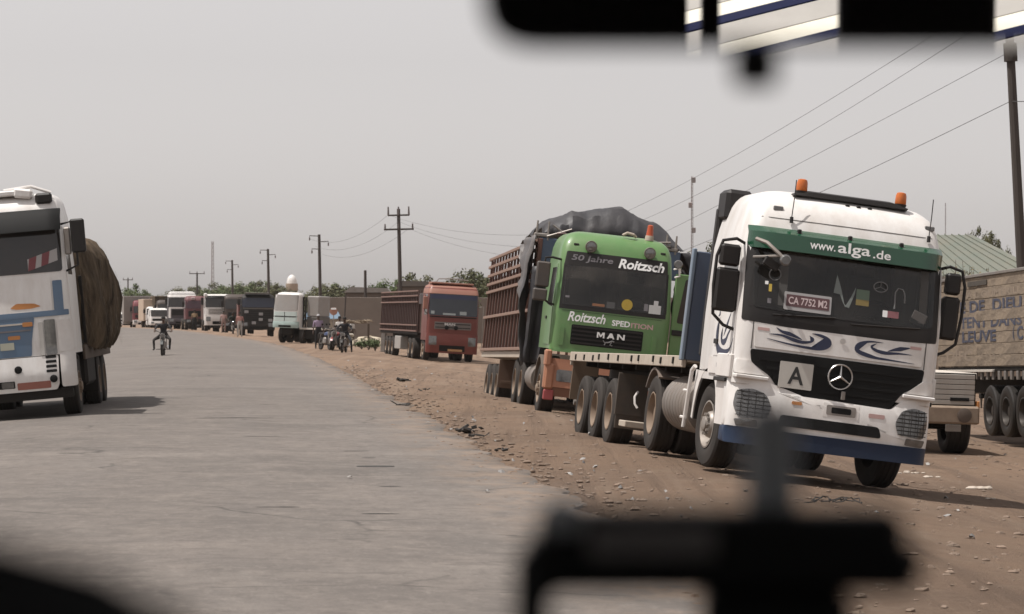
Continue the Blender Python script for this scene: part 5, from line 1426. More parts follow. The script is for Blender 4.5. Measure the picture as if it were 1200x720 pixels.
    for y in (1.4, 6.4, 7.75): MB().cyl((-.9, y, .52), (.9, y, .52), .08).build('axle', chassis, T)
    MB().box((0, .9, .75), (1.2, 1.4, .5), .1).build('engine', chassis, T)
    MB().box((0, 5.9, 1.3), (2.44, 6.8, .14), .01).build('deck', chassis, T)
    sm = MB().box((0, 0, 0), (.06, .08, 1.3), .008).mesh('side_post', chassis)
    for sg in (-1, 1):
        for k in range(8): place('side_post', sm, T, (sg * 1.27, 2.7 + k * .92, 1.95))
    MB().box((0, 2.45, 2.2), (2.4, .06, 1.9), .01).build('front_board', chassis, T)
    for sg in (-1, 1):
        MB().box((sg * .95, 3.7, .82), (.62, 2.0, .66), .06).build('tool_box', chassis, T)
        MB().box((sg * 1.0, 5.3, .75), (.5, .06, .9), .01).build('mud_flap', chassis, T)
        MB().box((sg * 1.24, 5.9, 1.13), (.05, 6.8, .28), .01).build('side_rail', mat('brown_rail', (.06, .045, .035), .8, dust=.2), T)
    MB().box((0, 2.2, .72), (2.3, .5, .8), .05).build('rear_guard', chassis, T)
    # the load: bulging brown sacking
    U = thing('sack_load', 'bulging brown sacking load heaped on the truck at the left picture edge', 'load', (-9.12, 46.5, -.08), (0, R(-5), R(5.0)))
    nseg, nr = 40, 40; rings = []
    for j in range(nseg + 1):
        t = j / nseg; y = 2.6 + t * 7.2
        env = min(1, .80 + 1.3 * t) * (1 - .25 * max(0, t - .75) / .25)
        ring = []
        for i in range(nr):
            a = 2 * PI * i / nr
            ca, sa = math.cos(a), math.sin(a)
            x = 1.60 * env * math.copysign(abs(ca) ** .42, ca); z = 2.26 + 1.20 * env * math.copysign(abs(sa) ** .7, sa)
            f = .07 * hsh(y * 1.2, a * 1.2) + .05 * hsh(y * 3.2, a * 1.1 + 4) + .03 * hsh(y * 8, a * 2) + .05 * math.sin(y * 4.1 + 2 * hsh(y, a))
            ring.append((x * (1 + f), y + .1 * hsh(a * 2, y), z + f * sa * .9 - (.18 * (1 - sa) * (abs(ca) > .6) * .5)))
        rings.append(ring)
    MB().loft(rings).build('sacking', tarpbrown, U, smooth=70)
    # straw ends and loose fibres hanging down the sides
    rs = random.Random(31); st = MB()
    for k in range(1500):
        j = rs.randrange(0, nseg); i = rs.randrange(0, nr); p = Vector(rings[j][i])
        if p.z < 1.5: continue
        o = Vector((p.x, 0, (p.z - 2.26) * .8)).normalized()
        q = p + o * rs.uniform(.0, .05); t = q + o * rs.uniform(.01, .07) + Vector((rs.gauss(0, .03), rs.gauss(0, .10), -rs.uniform(.12, .45)))
        w_ = Vector((0, rs.uniform(.008, .022), 0)); st.add([q - w_, q + w_, t + w_ * .4, t - w_ * .4], [(0, 1, 2, 3)])
    tag(st.build('straw_fibres', mat('straw', (.19, .145, .092), .95, c2=(.06, .045, .03), scale=2.0, amt=1), U, smooth=0, fix=False), kind='stuff')
left_truck()

def spot(px, py): return ground_at(px, py)
def far(name, label, cat, px, py, yaw, roll=0, group=None, Y=None):
    if Y: x, y, z = at(px, Y), Y, gz(at(px, Y), Y, True)
    else: x, y, z = spot(px, py)
    return thing(name, label, cat, (x, y, z), (0, R(roll), R(yaw)), group)

QG = 'trucks queued along the far shoulder'
def far_trucks():
    # white and teal truck with a grey-screened cab and box
    T = far('parked_truck', 'white and teal truck with sheeted grey windscreen beside the vendor stalls', 'truck', 333, 404, -16, 2, QG, Y=150); T.scale = (.8, 1, 1)
    greysheet = mat('grey_sheet', (.26, .255, .25), .6, c2=(.20, .195, .19), dust=.25)
    c = cabover(T, 1.95, 3.0, white, None, ws=(1.92, 2.86), wsm=greysheet, grille=None, bz=(.92, 1.30), bm_=mat('pale_teal', (.34, .45, .43), .5, dust=.2), lamp=False, mirrors=False, L=1.2, axles=(2.6, 3.9), wn=18, wl=False)
    c.patch(rect(-.90, 1.34, .90, 1.86, .03), 'teal_panel', mat('pale_teal2', (.46, .55, .53), .5, dust=.2), T, .012, .02)
    for z in (1.58,): c.patch(rect(-.92, z - .03, .92, z + .03, .01), 'dark_line', black, T, .018, .02)
    for x in (-.05,): c.patch(rect(x - .02, 1.0, x + .02, 1.86, .005, 1), 'dark_line', black, T, .02, .02)
    for dx in (1.0, 1.18): MB().cyl((dx, .9, .8), (dx, .9, 2.75), .07, n=10).build('exhaust_stack', black, T)
    MB().box((1.72, 1.9, 2.22), (.92, 1.9, 1.2), .05).build('box_body', greysheet, T)
    MB().box((1.72, 1.9, 1.28), (.96, 1.9, .66), .03).build('lower_body', mat('dark_grey_panel', (.07, .07, .07), .6, dust=.2), T)
    MB().box((1.9, 1.6, .90), (1.9, 2.4, .10), .01).build('deck', offwhite, T)
    MB().box((1.9, 1.6, .55), (1.7, 2.2, .55), .05).build('chassis_frame', chassis, T)
    for x in (1.2, 2.6): wheel(T, x, .6, 1, R0=.45, n=18)
    # black truck
    T = far('parked_truck', 'black truck with bluish windscreen between the white truck and the teal one', 'truck', 302, 394, 7, 1, QG, Y=187)
    blackp = mat('black_truck_paint', (.010, .0095, .0095), .5, spec=.25, dust=.05)
    c = cabover(T, 2.45, 3.1, blackp, None, ws=(2.14, 2.82), wsm=mat('blue_glass', (.016, .018, .03), .12), grille=(1.2, 1.9), bz=(.5, 1.1), bm_=blackp, L=2.0, axles=(4.5, 5.8), wn=18)
    MB().box((-.1, .35, 3.16), (1.8, .5, .12), .05).build('roof_visor', mat('greyish_black', (.06, .06, .058), .6, dust=.2), T)
    for x, z in ((-.85, 1.8), (.2, 1.65), (.2, 1.25), (-.3, 1.0), (.9, 1.2)): MB().box((x, -.05, z), (.3, .03, .2), .02).build('chrome_badge', mat('dull_white', (.25, .24, .24), .5), T)
    c.patch(rect(-1.1, 2.0, 1.1, 2.1, .02), 'trim_line', mat('greyish_black', (.06, .06, .058), .6), T, .02, .02)
    MB().box((-1.35, 6.5, 1.6), (.12, 8, 1.6), .01).build('cargo_side', reddeep, T); MB().box((0, 6.5, .95), (2.5, 8, .3), .01).build('deck', chassis, T)
    # white truck with dark windscreen
    T = far('parked_truck', 'white truck with dark windscreen and slotted white front left of the black truck', 'truck', 258, 388, 10, 0, QG, Y=214)
    c = cabover(T, 2.55, 3.15, white, None, ws=(2.05, 2.98), grille=(1.45, 1.95), gm=whitep, bz=(.55, 1.4), bm_=whitep, L=2, axles=(4.5,), wn=18, visor=matblack)
    MB().box((-1.2, .35, 3.08), (.28, .5, .3), .06).build('roof_corner', white, T)
    MB().box((0, 5.0, 1.9), (2.4, 5, 1.8), .03).build('cargo_box', stakedark, T)
    # tall dark red truck squeezed between
    T = far('parked_truck', 'dark red truck squeezed between two white trucks in the far queue', 'truck', 233, 386, 12, 0, QG, Y=224)
    c = cabover(T, 2.3, 3.0, mat('wine_paint', (.10, .02, .03), .5, dust=.15), None, ws=(1.9, 2.6), wsm=mat('wine_glass', (.05, .02, .028), .2), grille=(1.2, 1.7), bz=(.5, 1.0), bm_=blackp, L=2, axles=(4.5,), wn=16)
    MB().box((-.5, .2, 2.78), (.35, .2, .25), .05).build('roof_lamp', mat('pale_pink', (.4, .3, .3), .6), T)
    # white-roofed truck with dark blue front
    T = far('parked_truck', 'white-roofed truck with dark blue front behind the motorcycle rider', 'truck', 214, 387, 12, 0, QG, Y=234)
    c = cabover(T, 2.55, 3.45, mat('dark_blue_grey', (.022, .024, .04), .5, dust=.2), white, 2.95, ws=(2.1, 2.95), grille=(1.3, 1.8), bz=(.5, 1.05), bm_=mat('dark_blue_grey', (0, 0, 0)), L=2.0, axles=(4.5,), wn=16)
    c.patch(rect(-1.2, 1.9, 1.2, 2.04, .02), 'white_trim', white, T, .02, .02); c.patch(rect(-1.26, 1.05, -1.05, 2.0, .02), 'white_corner', white, T, .02, .02)
    T = far('parked_truck', 'brown-black truck half hidden between the white slotted truck and the black truck', 'truck', 281, 392, 9, 0, QG, Y=212)
    c = cabover(T, 2.5, 3.3, mat('brown_black_paint', (.028, .018, .015), .5, dust=.12), None, ws=(2.1, 2.9), grille=(1.2, 1.8), bz=(.5, 1.0), bm_=blackp, L=2, axles=(4.5,), wn=16)
    MB().box((0, 5.0, 2.0), (2.5, 5, 2.2), .03).build('cargo_box', stakedark, T)
    T = far('parked_truck', 'grey covered truck behind the gap left of the white slotted truck', 'truck', 243, 386, 11, 0, QG, Y=244)
    c = cabover(T, 2.5, 3.4, mat('grey_truck_paint', (.12, .115, .11), .5, dust=.2), None, ws=(2.1, 2.95), grille=(1.2, 1.8), bz=(.5, 1.0), bm_=blackp, L=2, axles=(4.5,), wn=16)
    MB().box((0, 5.0, 2.2), (2.5, 5, 2.4), .03).build('cargo_box', tarpbrown, T)
    T = far('parked_truck', 'dark truck with high tarpaulin body behind the white-roofed truck', 'truck', 199, 385, 13, 0, QG, Y=252)
    c = cabover(T, 2.4, 3.0, mat('brown_black_paint', (0, 0, 0)), None, ws=(1.9, 2.6), grille=(1.2, 1.7), bz=(.5, 1.0), bm_=blackp, L=2, axles=(4.5,), wn=16)
    MB().box((0, 5.0, 2.1), (2.5, 5, 2.6), .05).build('cargo_box', tarpbrown, T)
    # beige box truck and small white van in front of it
    T = far('box_truck', 'pale beige box truck standing behind the small white van', 'truck', 184, 384, 14, 0, QG, Y=256)
    beige = mat('beige_box', (.46, .36, .28), .7, c2=(.36, .27, .2), dust=.2)
    MB().box((0, 3.6, 1.95), (2.5, 5, 2.2), .03).build('cargo_box', beige, T)
    cabover(T, 2.1, 2.3, white, None, ws=(1.5, 2.1), grille=(.9, 1.2), bz=(.45, .9), L=1.0, axles=(4.6,), wn=14)
    x, y, z = at(187, 246), 246, gz(at(187, 246), 246, True)
    T = thing('white_van', 'small white van parked before the beige box truck', 'van', (x, y, z), (0, 0, R(12)), QG)
    cabover(T, 1.75, 1.95, white, None, ws=(1.15, 1.78), grille=(.72, .95), bz=(.32, .7), L=3.6, z0=.35, lean=.3, axles=(3.4,), wn=14, mirrors=False)
    # maroon cab with grey box
    T = far('parked_truck', 'maroon-topped truck with a tall grey box body at the left end of the far queue', 'truck', 168, 384, 12, 0, QG, Y=264)
    cabover(T, 2.1, 3.0, mat('maroon_paint', (.15, .02, .035), .5, dust=.15), None, ws=(1.7, 2.4), grille=(1.2, 1.5), bz=(.5, 1.0), bm_=whitep, L=1.6, axles=(4.4,), wn=14)
    MB().box((-.4, 4.2, 2.1), (3.0, 4.6, 2.7), .03).build('cargo_box', mat('grey_box', (.22, .21, .2), .7, dust=.25), T)
    T = far('white_van', 'white van half hidden beside the left truck load', 'van', 149, 384, 10, 0, QG, Y=268)
    cabover(T, 1.7, 1.7, white, None, ws=(1.05, 1.5), grille=(.72, .92), bz=(.32, .7), L=3.2, z0=.35, lean=.3, axles=(3.0,), wn=14, mirrors=False)
far_trucks()
# ------------------------------------------------------------------ people and motorcycles
def figure_mesh(J, bones, mats, name):
    """one continuous skin grown over a skeleton; J joint -> (position, radius), bones (a, b, material)"""
    names = list(J); idx = {n: i for i, n in enumerate(names)}
    me = bpy.data.meshes.new('skeleton')
    me.from_pydata([J[n][0] for n in names], [(idx[a], idx[b_]) for a, b_, _ in bones], [])
    ob = bpy.data.objects.new('skeleton', me); COL.objects.link(ob)
    ob.modifiers.new('skin', 'SKIN'); sd = ob.modifiers.new('sub', 'SUBSURF'); sd.levels = 2
    for n in names:
        s_ = me.skin_vertices[0].data[idx[n]]; r = J[n][1]
        s_.radius = r if isinstance(r, tuple) else (r, r); s_.use_root = (n == 'pelvis')
    out = bpy.data.meshes.new_from_object(ob.evaluated_get(bpy.context.evaluated_depsgraph_get()))
    bpy.data.objects.remove(ob); bpy.data.meshes.remove(me)
    out.name = name
    ml = []
    for _, _, m in bones:
        if m not in ml: ml.append(m)
    for m in ml: out.materials.append(mats[m])
    V = {n: Vector(J[n][0]) for n in names}
    for p in out.polygons:
        c = Vector(p.center); best = None
        for a, b_, m in bones:
            A, B = V[a], V[b_]; t = max(0, min(1, (c - A).dot(B - A) / max(1e-6, (B - A).length_squared)))
            d = (A + (B - A) * t - c).length
            if best is None or d < best[0]: best = (d, m)
        p.material_index = ml.index(best[1]); p.use_smooth = True
    return out

def hand(parent, wrist, dirn, curl, m):
    """palm, four unequal bent fingers and a thumb"""
    d = Vector(dirn).normalized(); s_ = d.orthogonal().normalized(); n = d.cross(s_)
    w0 = Vector(wrist); bb = MB()
    bb.loft([[w0 + d * t + s_ * (wd * sx) + n * (th * sn) for sx, sn in ((-1, -1), (1, -1), (1, 1), (-1, 1))] for t, wd, th in ((-.01, .022, .018), (.03, .036, .016), (.085, .042, .013))])
    for k, ln in enumerate((.07, .08, .075, .058)):
        p = w0 + d * .083 + s_ * (-.033 + .022 * k); pts = [p]; dd = d.copy()
        for q in range(3):
            dd = (dd + n * curl * .55).normalized(); p = p + dd * ln / 3; pts.append(p)
        bb.tube(pts, .0095, 6, .007)
    p = w0 + d * .03 - s_ * .034; bb.tube([p, p + (d - s_ * .9).normalized() * .035, p + (d - s_ * .4 + n * curl).normalized() * .07], .0115, 6, .008)
    bb.build('hand', m, parent)

def head_bits(parent, c, m, cap=None):
    """hair, ears, nose, eyes and mouth on the head centred at c, looking towards -y"""
    c = Vector(c)
    bb = MB(); rings = []
    for i in range(7):
        a = PI / 2 * i / 6
        rings.append([(c.x + .093 * math.cos(a) * math.cos(t), c.y + .012 + .108 * math.cos(a) * math.sin(t), c.z + .035 + .098 * math.sin(a) - .055 * max(0, math.sin(t)) * (1 - i / 6)) for t in [2 * PI * k / 14 for k in range(14)]])
    bb.loft(rings); bb.build('hair', cap or hairm, parent)
    bb = MB()
    for sg in (-1, 1): bb.lathe([(-.006, .0), (-.006, .02), (.006, .022), (.008, 0)], 8, 'x', (c.x + sg * .085, c.y, c.z - .005))
    bb.loft([[(c.x - .008, c.y - .085, c.z + .02), (c.x + .008, c.y - .085, c.z + .02)] * 1 + [(c.x, c.y - .095, c.z + .02)], [(c.x - .018, c.y - .085, c.z - .03), (c.x + .018, c.y - .085, c.z - .03), (c.x, c.y - .118, c.z - .03)]])
    bb.build('ears_and_nose', m, parent)
    bb = MB()
    for sg in (-1, 1): bb.lathe([(-.004, 0), (-.002, .010), (.002, .010)], 8, 'y', (c.x + sg * .033, c.y - .086, c.z + .018))
    bb.box((c.x, c.y - .082, c.z - .058), (.045, .008, .008), .002); bb.build('eyes_and_mouth', mat('dark_features', (.012, .008, .007), .6), parent)

def body(pose, shirt, trousers, sleeves='short'):
    """pose: dict of joint positions"""
    P = pose
    r = dict(pelvis=(.15, .12), waist=(.135, .105), chest=(.165, .115), neckbase=(.075, .07), neck=(.052, .055), head=(.078, .092), crown=(.062, .075),
             shl=(.068, .07), shr=(.068, .07), ell=.042, elr=.042, wrl=.029, wrr=.029, hil=(.098, .10), hir=(.098, .10), knl=.062, knr=.062, anl=.043, anr=.043, tol=.032, tor=.032)
    J = {k: (P[k], r[k]) for k in r}
    fs = 'shirt' if sleeves == 'long' else 'skin'
    B = [('pelvis', 'waist', 'trousers'), ('waist', 'chest', 'shirt'), ('chest', 'neckbase', 'shirt'), ('neckbase', 'neck', 'skin'), ('neck', 'head', 'skin'), ('head', 'crown', 'skin')]
    for s_ in 'lr':
        B += [('chest', 'sh' + s_, 'shirt'), ('sh' + s_, 'el' + s_, 'shirt'), ('el' + s_, 'wr' + s_, fs), ('pelvis', 'hi' + s_, 'trousers'), ('hi' + s_, 'kn' + s_, 'trousers'), ('kn' + s_, 'an' + s_, 'trousers'), ('an' + s_, 'to' + s_, 'shoe')]
    return figure_mesh(J, B, dict(shirt=shirt, trousers=trousers, skin=skin, shoe=hairm), 'body')

STAND = dict(pelvis=(0, 0, .95), waist=(0, 0, 1.10), chest=(0, .01, 1.33), neckbase=(0, .01, 1.46), neck=(0, 0, 1.53), head=(0, -.01, 1.62), crown=(0, 0, 1.70),
             shl=(.19, .01, 1.40), shr=(-.19, .01, 1.40), ell=(.25, .03, 1.12), elr=(-.25, .03, 1.12), wrl=(.27, -.06, .89), wrr=(-.27, -.06, .89),
             hil=(.10, 0, .88), hir=(-.10, 0, .88), knl=(.12, -.02, .49), knr=(-.12, -.02, .49), anl=(.13, .03, .09), anr=(-.13, .03, .09), tol=(.15, -.13, .035), tor=(-.15, -.13, .035))
RIDE = dict(pelvis=(0, .42, .86), waist=(0, .38, 1.02), chest=(0, .30, 1.24), neckbase=(0, .27, 1.37), neck=(0, .25, 1.44), head=(0, .22, 1.53), crown=(0, .23, 1.61),
            shl=(.20, .29, 1.31), shr=(-.20, .29, 1.31), ell=(.36, .12, 1.12), elr=(-.36, .12, 1.12), wrl=(.35, -.12, 1.02), wrr=(-.35, -.12, 1.02),
            hil=(.13, .38, .82), hir=(-.13, .38, .82), knl=(.30, .02, .70), knr=(-.30, .02, .70), anl=(.27, .18, .30), anr=(-.27, .18, .30), tol=(.29, .02, .26), tor=(-.29, .02, .26))
def shifted(p, **k):
    q = dict(p); q.update(k); return q

def motorcycle(name, label, loc, rotz, tank=None, group=None, lean=0):
    T = thing(name, label, 'motorcycle', loc, (0, R(lean), rotz), group)
    tyre = wheel_mesh(.30, .095, 24, rubdark, 'moto'); 
    for y in (-.62, .62):
        o = place('wheel', tyre, T, (0, y, .30))
        b_ = MB(); b_.cyl((-.05, 0, 0), (.05, 0, 0), .05, n=12)
        for k in range(8): b_.tube([(0, 0, 0), (0, .17 * math.cos(PI * k / 4), .17 * math.sin(PI * k / 4))], .006, 4)
        b_.build('spokes', steel, o)
    for sg in (-1, 1): MB().tube([(sg * .075, -.62, .30), (sg * .08, -.44, .72), (sg * .08, -.38, .92)], .022, 8).build('fork', steel, T)
    MB().loft([[(x, -.62 - .35 * math.sin(a), .30 + .35 * math.cos(a)) for x in (-.06, .06)] + [(x, -.62 - .33 * math.sin(a), .30 + .33 * math.cos(a)) for x in (.06, -.06)] for a in [R(q) for q in range(-50, 61, 10)]]).build('mudguard', tank or black, T)
    MB().lathe([(.06, .03), (.04, .08), (-.04, .095), (-.05, .085), (-.05, 0)], 16, 'y', (0, -.50, .86)).build('headlight', lampglass, T)
    MB().tube([(-.36, -.20, 1.02), (-.24, -.26, 1.04), (-.08, -.36, .97), (.08, -.36, .97), (.24, -.26, 1.04), (.36, -.20, 1.02)], .014, 8).build('handlebar', black, T)
    for sg in (-1, 1):
        b_ = MB(); b_.tube([(sg * .26, -.26, 1.04), (sg * .36, -.28, 1.2)], .007, 5); b_.lathe([(-.01, 0), (-.01, .05), (.01, .05), (.012, 0)], 12, 'y', (sg * .38, -.28, 1.23)); b_.build('mirror', black, T)
    MB().loft([[(x * k, y, .72 + z * k) for x, z in ((-.13, 0), (-.12, .12), (0, .18), (.12, .12), (.13, 0), (0, -.04))] for y, k in ((-.34, .6), (-.2, 1), (.02, 1), (.12, .7))]).build('tank', tank or mat('red_tank', (.2, .02, .02), .3), T)
    MB().box((0, .44, .80), (.25, .74, .10), .04).build('seat', black, T)
    b_ = MB(); b_.box((0, .02, .45), (.26, .36, .34), .06); b_.build('engine', steel, T)
    MB().tube([(0, -.36, .88), (0, -.1, .62), (0, .2, .60), (0, .62, .62), (0, .85, .7)], .03, 8).build('frame', black, T)
    MB().tube([(.14, .1, .35), (.17, .4, .28), (.17, .85, .40)], .035, 8).build('exhaust', chrome, T)
    for sg in (-1, 1): MB().tube([(sg * .1, .62, .3), (sg * .12, .5, .74)], .018, 6).build('shock', steel, T)
    MB().tube([(-.3, .12, .26), (.3, .12, .26)], .014, 6).build('foot_rest', black, T)
    return T

# the rider on the road
mx_, my_, mz_ = ground_at(191, 417)
mz_ += .012
motorcycle('motorcycle', 'dark motorcycle ridden towards the camera on the open road', (mx_, my_, mz_), R(4), mat('grey_tank', (.05, .055, .055), .4))
P = thing('person', 'motorcycle rider in dark clothes on the open road', 'person', (mx_, my_, mz_), (0, 0, R(4)))
place('body', body(shifted(RIDE, knr=(-.40, .0, .66), anr=(-.38, .12, .27), tor=(-.42, -.03, .24)), mat('dark_shirt', (.025, .025, .028), .9), mat('dark_brown_trousers', (.03, .026, .024), .9)), P)
head_bits(P, (0, .22, 1.555), skin)
for sg in (-1, 1): hand(P, (sg * .35, -.12, 1.02), (0, -1, .15), 1.2, skin)

def stander(px, py, rot, shirt, trousers, label, pose=STAND, cap=None, k=1.0, Y=None):
    x, y, z = ground_at(px, py) if not Y else (at(px, Y), Y, 0)
    P = thing('person', label, 'person', (x, y, gz(x, y)), (0, 0, R(rot))); P.scale = (k, k, k)
    place('body', body(pose, shirt, trousers), P); head_bits(P, (0, -.01, 1.645), skin, cap)
    for s_, sg in (('l', 1), ('r', -1)): hand(P, pose['wr' + s_], Vector(pose['wr' + s_]) - Vector(pose['el' + s_]), .5, skin)
    return P
stander(373, 409, 15, mat('lilac_shirt', (.26, .20, .28), .9), mat('black_trousers', (.015, .015, .017), .9), 'man in a lilac shirt and dark trousers standing by the parked motorcycles', cap=mat('pale_cap', (.35, .34, .35), .9))
stander(398, 408, -20, mat('pale_shirt', (.42, .40, .38), .9), mat('black_trousers', (.015, .015, .017), .9), 'person in a pale shirt and dark trousers right of the parked motorcycles')
stander(412, 404, 30, mat('white_shirt', (.50, .48, .45), .9), mat('brown_trousers', (.06, .045, .035), .9), 'person in white beside the thatched shelter')
stander(262, 391, 5, mat('dusty_pink_cloth', (.34, .22, .20), .9), mat('pink_brown_cloth', (.26, .17, .15), .9), 'person in dusty pink standing before the far white truck', Y=204)
stander(281, 393, 5, mat('faded_red_shirt', (.30, .15, .13), .9), mat('pale_trousers', (.34, .32, .3), .9), 'person in faded red top beside the far black truck', Y=180)
stander(228, 388, 0, mat('ochre_shirt', (.25, .17, .10), .9), mat('black_trousers', (.015, .015, .017), .9), 'person in ochre standing before the dark red truck', Y=217)
MG = 'motorcycles parked at the stalls'
for px, py, rz, lab, tk in ((381, 410, 25, 'dark motorcycle parked next to the man in lilac', mat('blue_tank', (.03, .05, .12), .4)), (388, 411, 10, 'black motorcycle in the middle of the parked group', black), (394, 411, -15, 'red-tanked motorcycle at the right end of the parked group', mat('red_tank', (.2, .02, .02), .3))):
    x, y, z = ground_at(px, py); motorcycle('motorcycle', lab, (x, y, gz(x, y)), R(rz), tk, MG, 6)
def rider(px, py, rz, label_m, label_p, shirt, tr, Y=None):
    x, y, z = ground_at(px, py) if not Y else (at(px, Y), Y, 0); z = gz(x, y)
    motorcycle('motorcycle', label_m, (x, y, z), R(rz), black)
    P = thing('person', label_p, 'person', (x, y, z), (0, 0, R(rz)))
    place('body', body(shifted(RIDE, anl=(.34, .16, .09), tol=(.37, .0, .035), knl=(.34, .02, .55)), shirt, tr, 'long'), P); head_bits(P, (0, .22, 1.555), skin)
    for sg in (-1, 1): hand(P, (sg * .35, -.12, 1.02), (0, -1, .15), 1.2, skin)
rider(403, 413, -4, 'black motorcycle with a rider sitting at the stalls', 'person in black sitting on a stopped motorcycle at the stalls', skydk, skydk)
rider(273, 393, 8, 'dark motorcycle stopped between the far white and black trucks', 'person in dark green on the stopped motorcycle between the far trucks', mat('green_black_cloth', (.022, .03, .024), .9), skydk, 196)

# ------------------------------------------------------------------ stalls, walls, houses
def stalls():
    y = 172; x = at(379, y); z = gz(x, y)
    T = thing('kiosk', 'small pale kiosk with a blue roof behind the parked motorcycles', 'kiosk', (x, y, z), (0, 0, R(8)))
    pale_ = mat('pale_boards', (.42, .38, .32), .8, c2=(.32, .28, .23), dust=.25)
    bm1 = MB().box((0, 0, 0), (.40, .05, 1.6), .01).mesh('board', pale_)
    for k in range(5): place('board', bm1, T, (-.84 + k * .42, 0, .85))
    MB().box((0, .9, .85), (2.0, 1.7, 1.6), .02).build('walls', pale_, T)
    MB().prism([(-1.3, 1.66), (1.2, 1.72), (1.0, 2.2), (-1.0, 2.2)], lambda u, v_, d: (u, d + (v_ - 1.7) * 1.2, v_), -.3, .2).build('roof', mat('blue_roof', (.10, .19, .28), .6, c2=(.07, .14, .22), dust=.2), T)
    for sx in (-1.2, 1.3): MB().cyl((sx, -.3, 0), (sx, -.3, 1.7), .04, n=8).build('post', barkm, T)
    x2 = at(393, y + 2); T = thing('stall_sack', 'pale stacked sacks under cloth beside the blue-roofed kiosk', 'sacks', (x2, y + 2, gz(x2, y + 2)))
    rs = random.Random(2)
    for k in range(9):
        b_ = MB(); b_.loft([[(.38 * r_ * math.cos(t), .26 * r_ * math.sin(t), h_) for t in [2 * PI * i / 10 for i in range(10)]] for h_, r_ in ((-.13, .6), (-.08, .95), (.05, 1), (.12, .7))])
        b_.build('sack', mat('pale_sack', (.48, .44, .38), .9, dust=.2), T, loc=(-.8 + .8 * (k % 3) + rs.uniform(-.1, .1), rs.uniform(-.1, .1), .15 + .27 * (k // 3)))
    x3 = at(402, y + 1); T = thing('sign_post', 'thin post with a small red and white round sign by the stalls', 'sign', (at(391, y - 3), y - 3, gz(at(391, y - 3), y - 3)))
    MB().cyl((0, 0, 0), (0, 0, 2.1), .03, n=8).build('post', steel, T); MB().lathe([(0, .26), (.02, .26), (.02, 0)], 18, 'y', (0, -.03, 2.25)).build('sign_face', mat('dull_orange_sign', (.34, .17, .12), .6), T); MB().box((0, -.05, 2.42), (.34, .02, .12), .004).build('sign_top', printwhite, T)
    x4 = at(402, y - 6); T = thing('wooden_post', 'leaning dark wooden post behind the seated rider in black', 'post', (x4, y - 6, gz(x4, y - 6)), (0, R(3), 0)); MB().cyl((0, 0, -.2), (0, 0, 3.4), .06, .05, 8).build('post', polewood, T)
    T = thing('shelter', 'rough thatched shelter on poles beside the bush', 'shelter', (at(420, y), y, gz(at(420, y), y)), (0, 0, R(5)))
    for sx, sy in ((-.7, 0), (.7, 0), (-.7, 1.4), (.7, 1.4)): MB().cyl((sx, sy, 0), (sx, sy, 1.5), .05, n=7).build('pole', barkm, T)
    rs = random.Random(6); b_ = MB()
    for k in range(60): b_.box((rs.uniform(-.8, .8), rs.uniform(-.2, 1.6), 1.55 + rs.uniform(0, .18)), (rs.uniform(.3, .7), .07, .04), .005, (rs.uniform(-.2, .2), rs.uniform(-.2, .2), rs.uniform(0, 3)))
    tag(b_.build('thatch', mat('dry_thatch', (.22, .17, .12), .95), T, fix=False), kind='stuff')
    x5 = at(433, y + 2); b_ = MB(); rings = []
    for i in range(7):
        a = PI / 2 * i / 6; rings.append([(1.5 * math.cos(a) * math.cos(t) * (1 + .2 * hsh(t * 2, i)), .9 * math.cos(a) * math.sin(t), .75 * math.sin(a) * (1 + .3 * hsh(t, i * 2.))) for t in [2 * PI * k / 16 for k in range(16)]])
    tag(b_.loft(rings).build('sand_heap', mat('pale_sand', (.46, .40, .31), .95, c2=(.34, .28, .2), scale=6, bump=.6), None, loc=(x5, y + 2, gz(x5, y + 2) - .05)), 'pale sand heap behind the green bush', 'sand heap')
stalls()

def compound():
    T = thing('mud_wall', 'long brown mud-brick compound wall behind the stalls', 'wall', (0, 196, -.62))
    b_ = MB(); rings = []
    for k in range(41):
        x = lerp(-14.2, 26, k / 40); h = 3.55 + .08 * hsh(x * .7, 1) + .04 * hsh(x * 3, 3); y = .4 * math.sin(x * .2)
        rings.append([(x, y, -.2), (x, y, h), (x, y + .35, h + .02), (x, y + .35, -.2)])
    b_.loft(rings).build('wall', mudwall, T)
    for x, h, w_, lab, rm_ in ((-11.6, 4.0, 3.4, 'low mud house with a flat tin roof behind the compound wall, left one', steel), (-7.3, 4.5, 3.8, 'taller mud house showing its dark gable behind the compound wall', mat('dark_tin', (.08, .075, .07), .6, dust=.2)), (8, 4.2, 6, 'wide mud house behind the compound wall at the red truck', steel)):
        H = thing('mud_house', lab, 'house', (x, 205, -.62)); MB().box((0, 1.5, h / 2), (w_, 3, h), .03).build('wall', mudwall, H)
        MB().prism([(-w_ / 2 - .2, h), (w_ / 2 + .2, h), (w_ / 2 - .1, h + .35), (-w_ / 2 + .4, h + .45)], lambda u, v_, d: (u, d, v_), -.25, 3.2).build('roof', rm_, H)
        MB().box((w_ * .2, -.03, h * .82), (.7, .05, .5), .01).build('window', matblack, H)
compound()

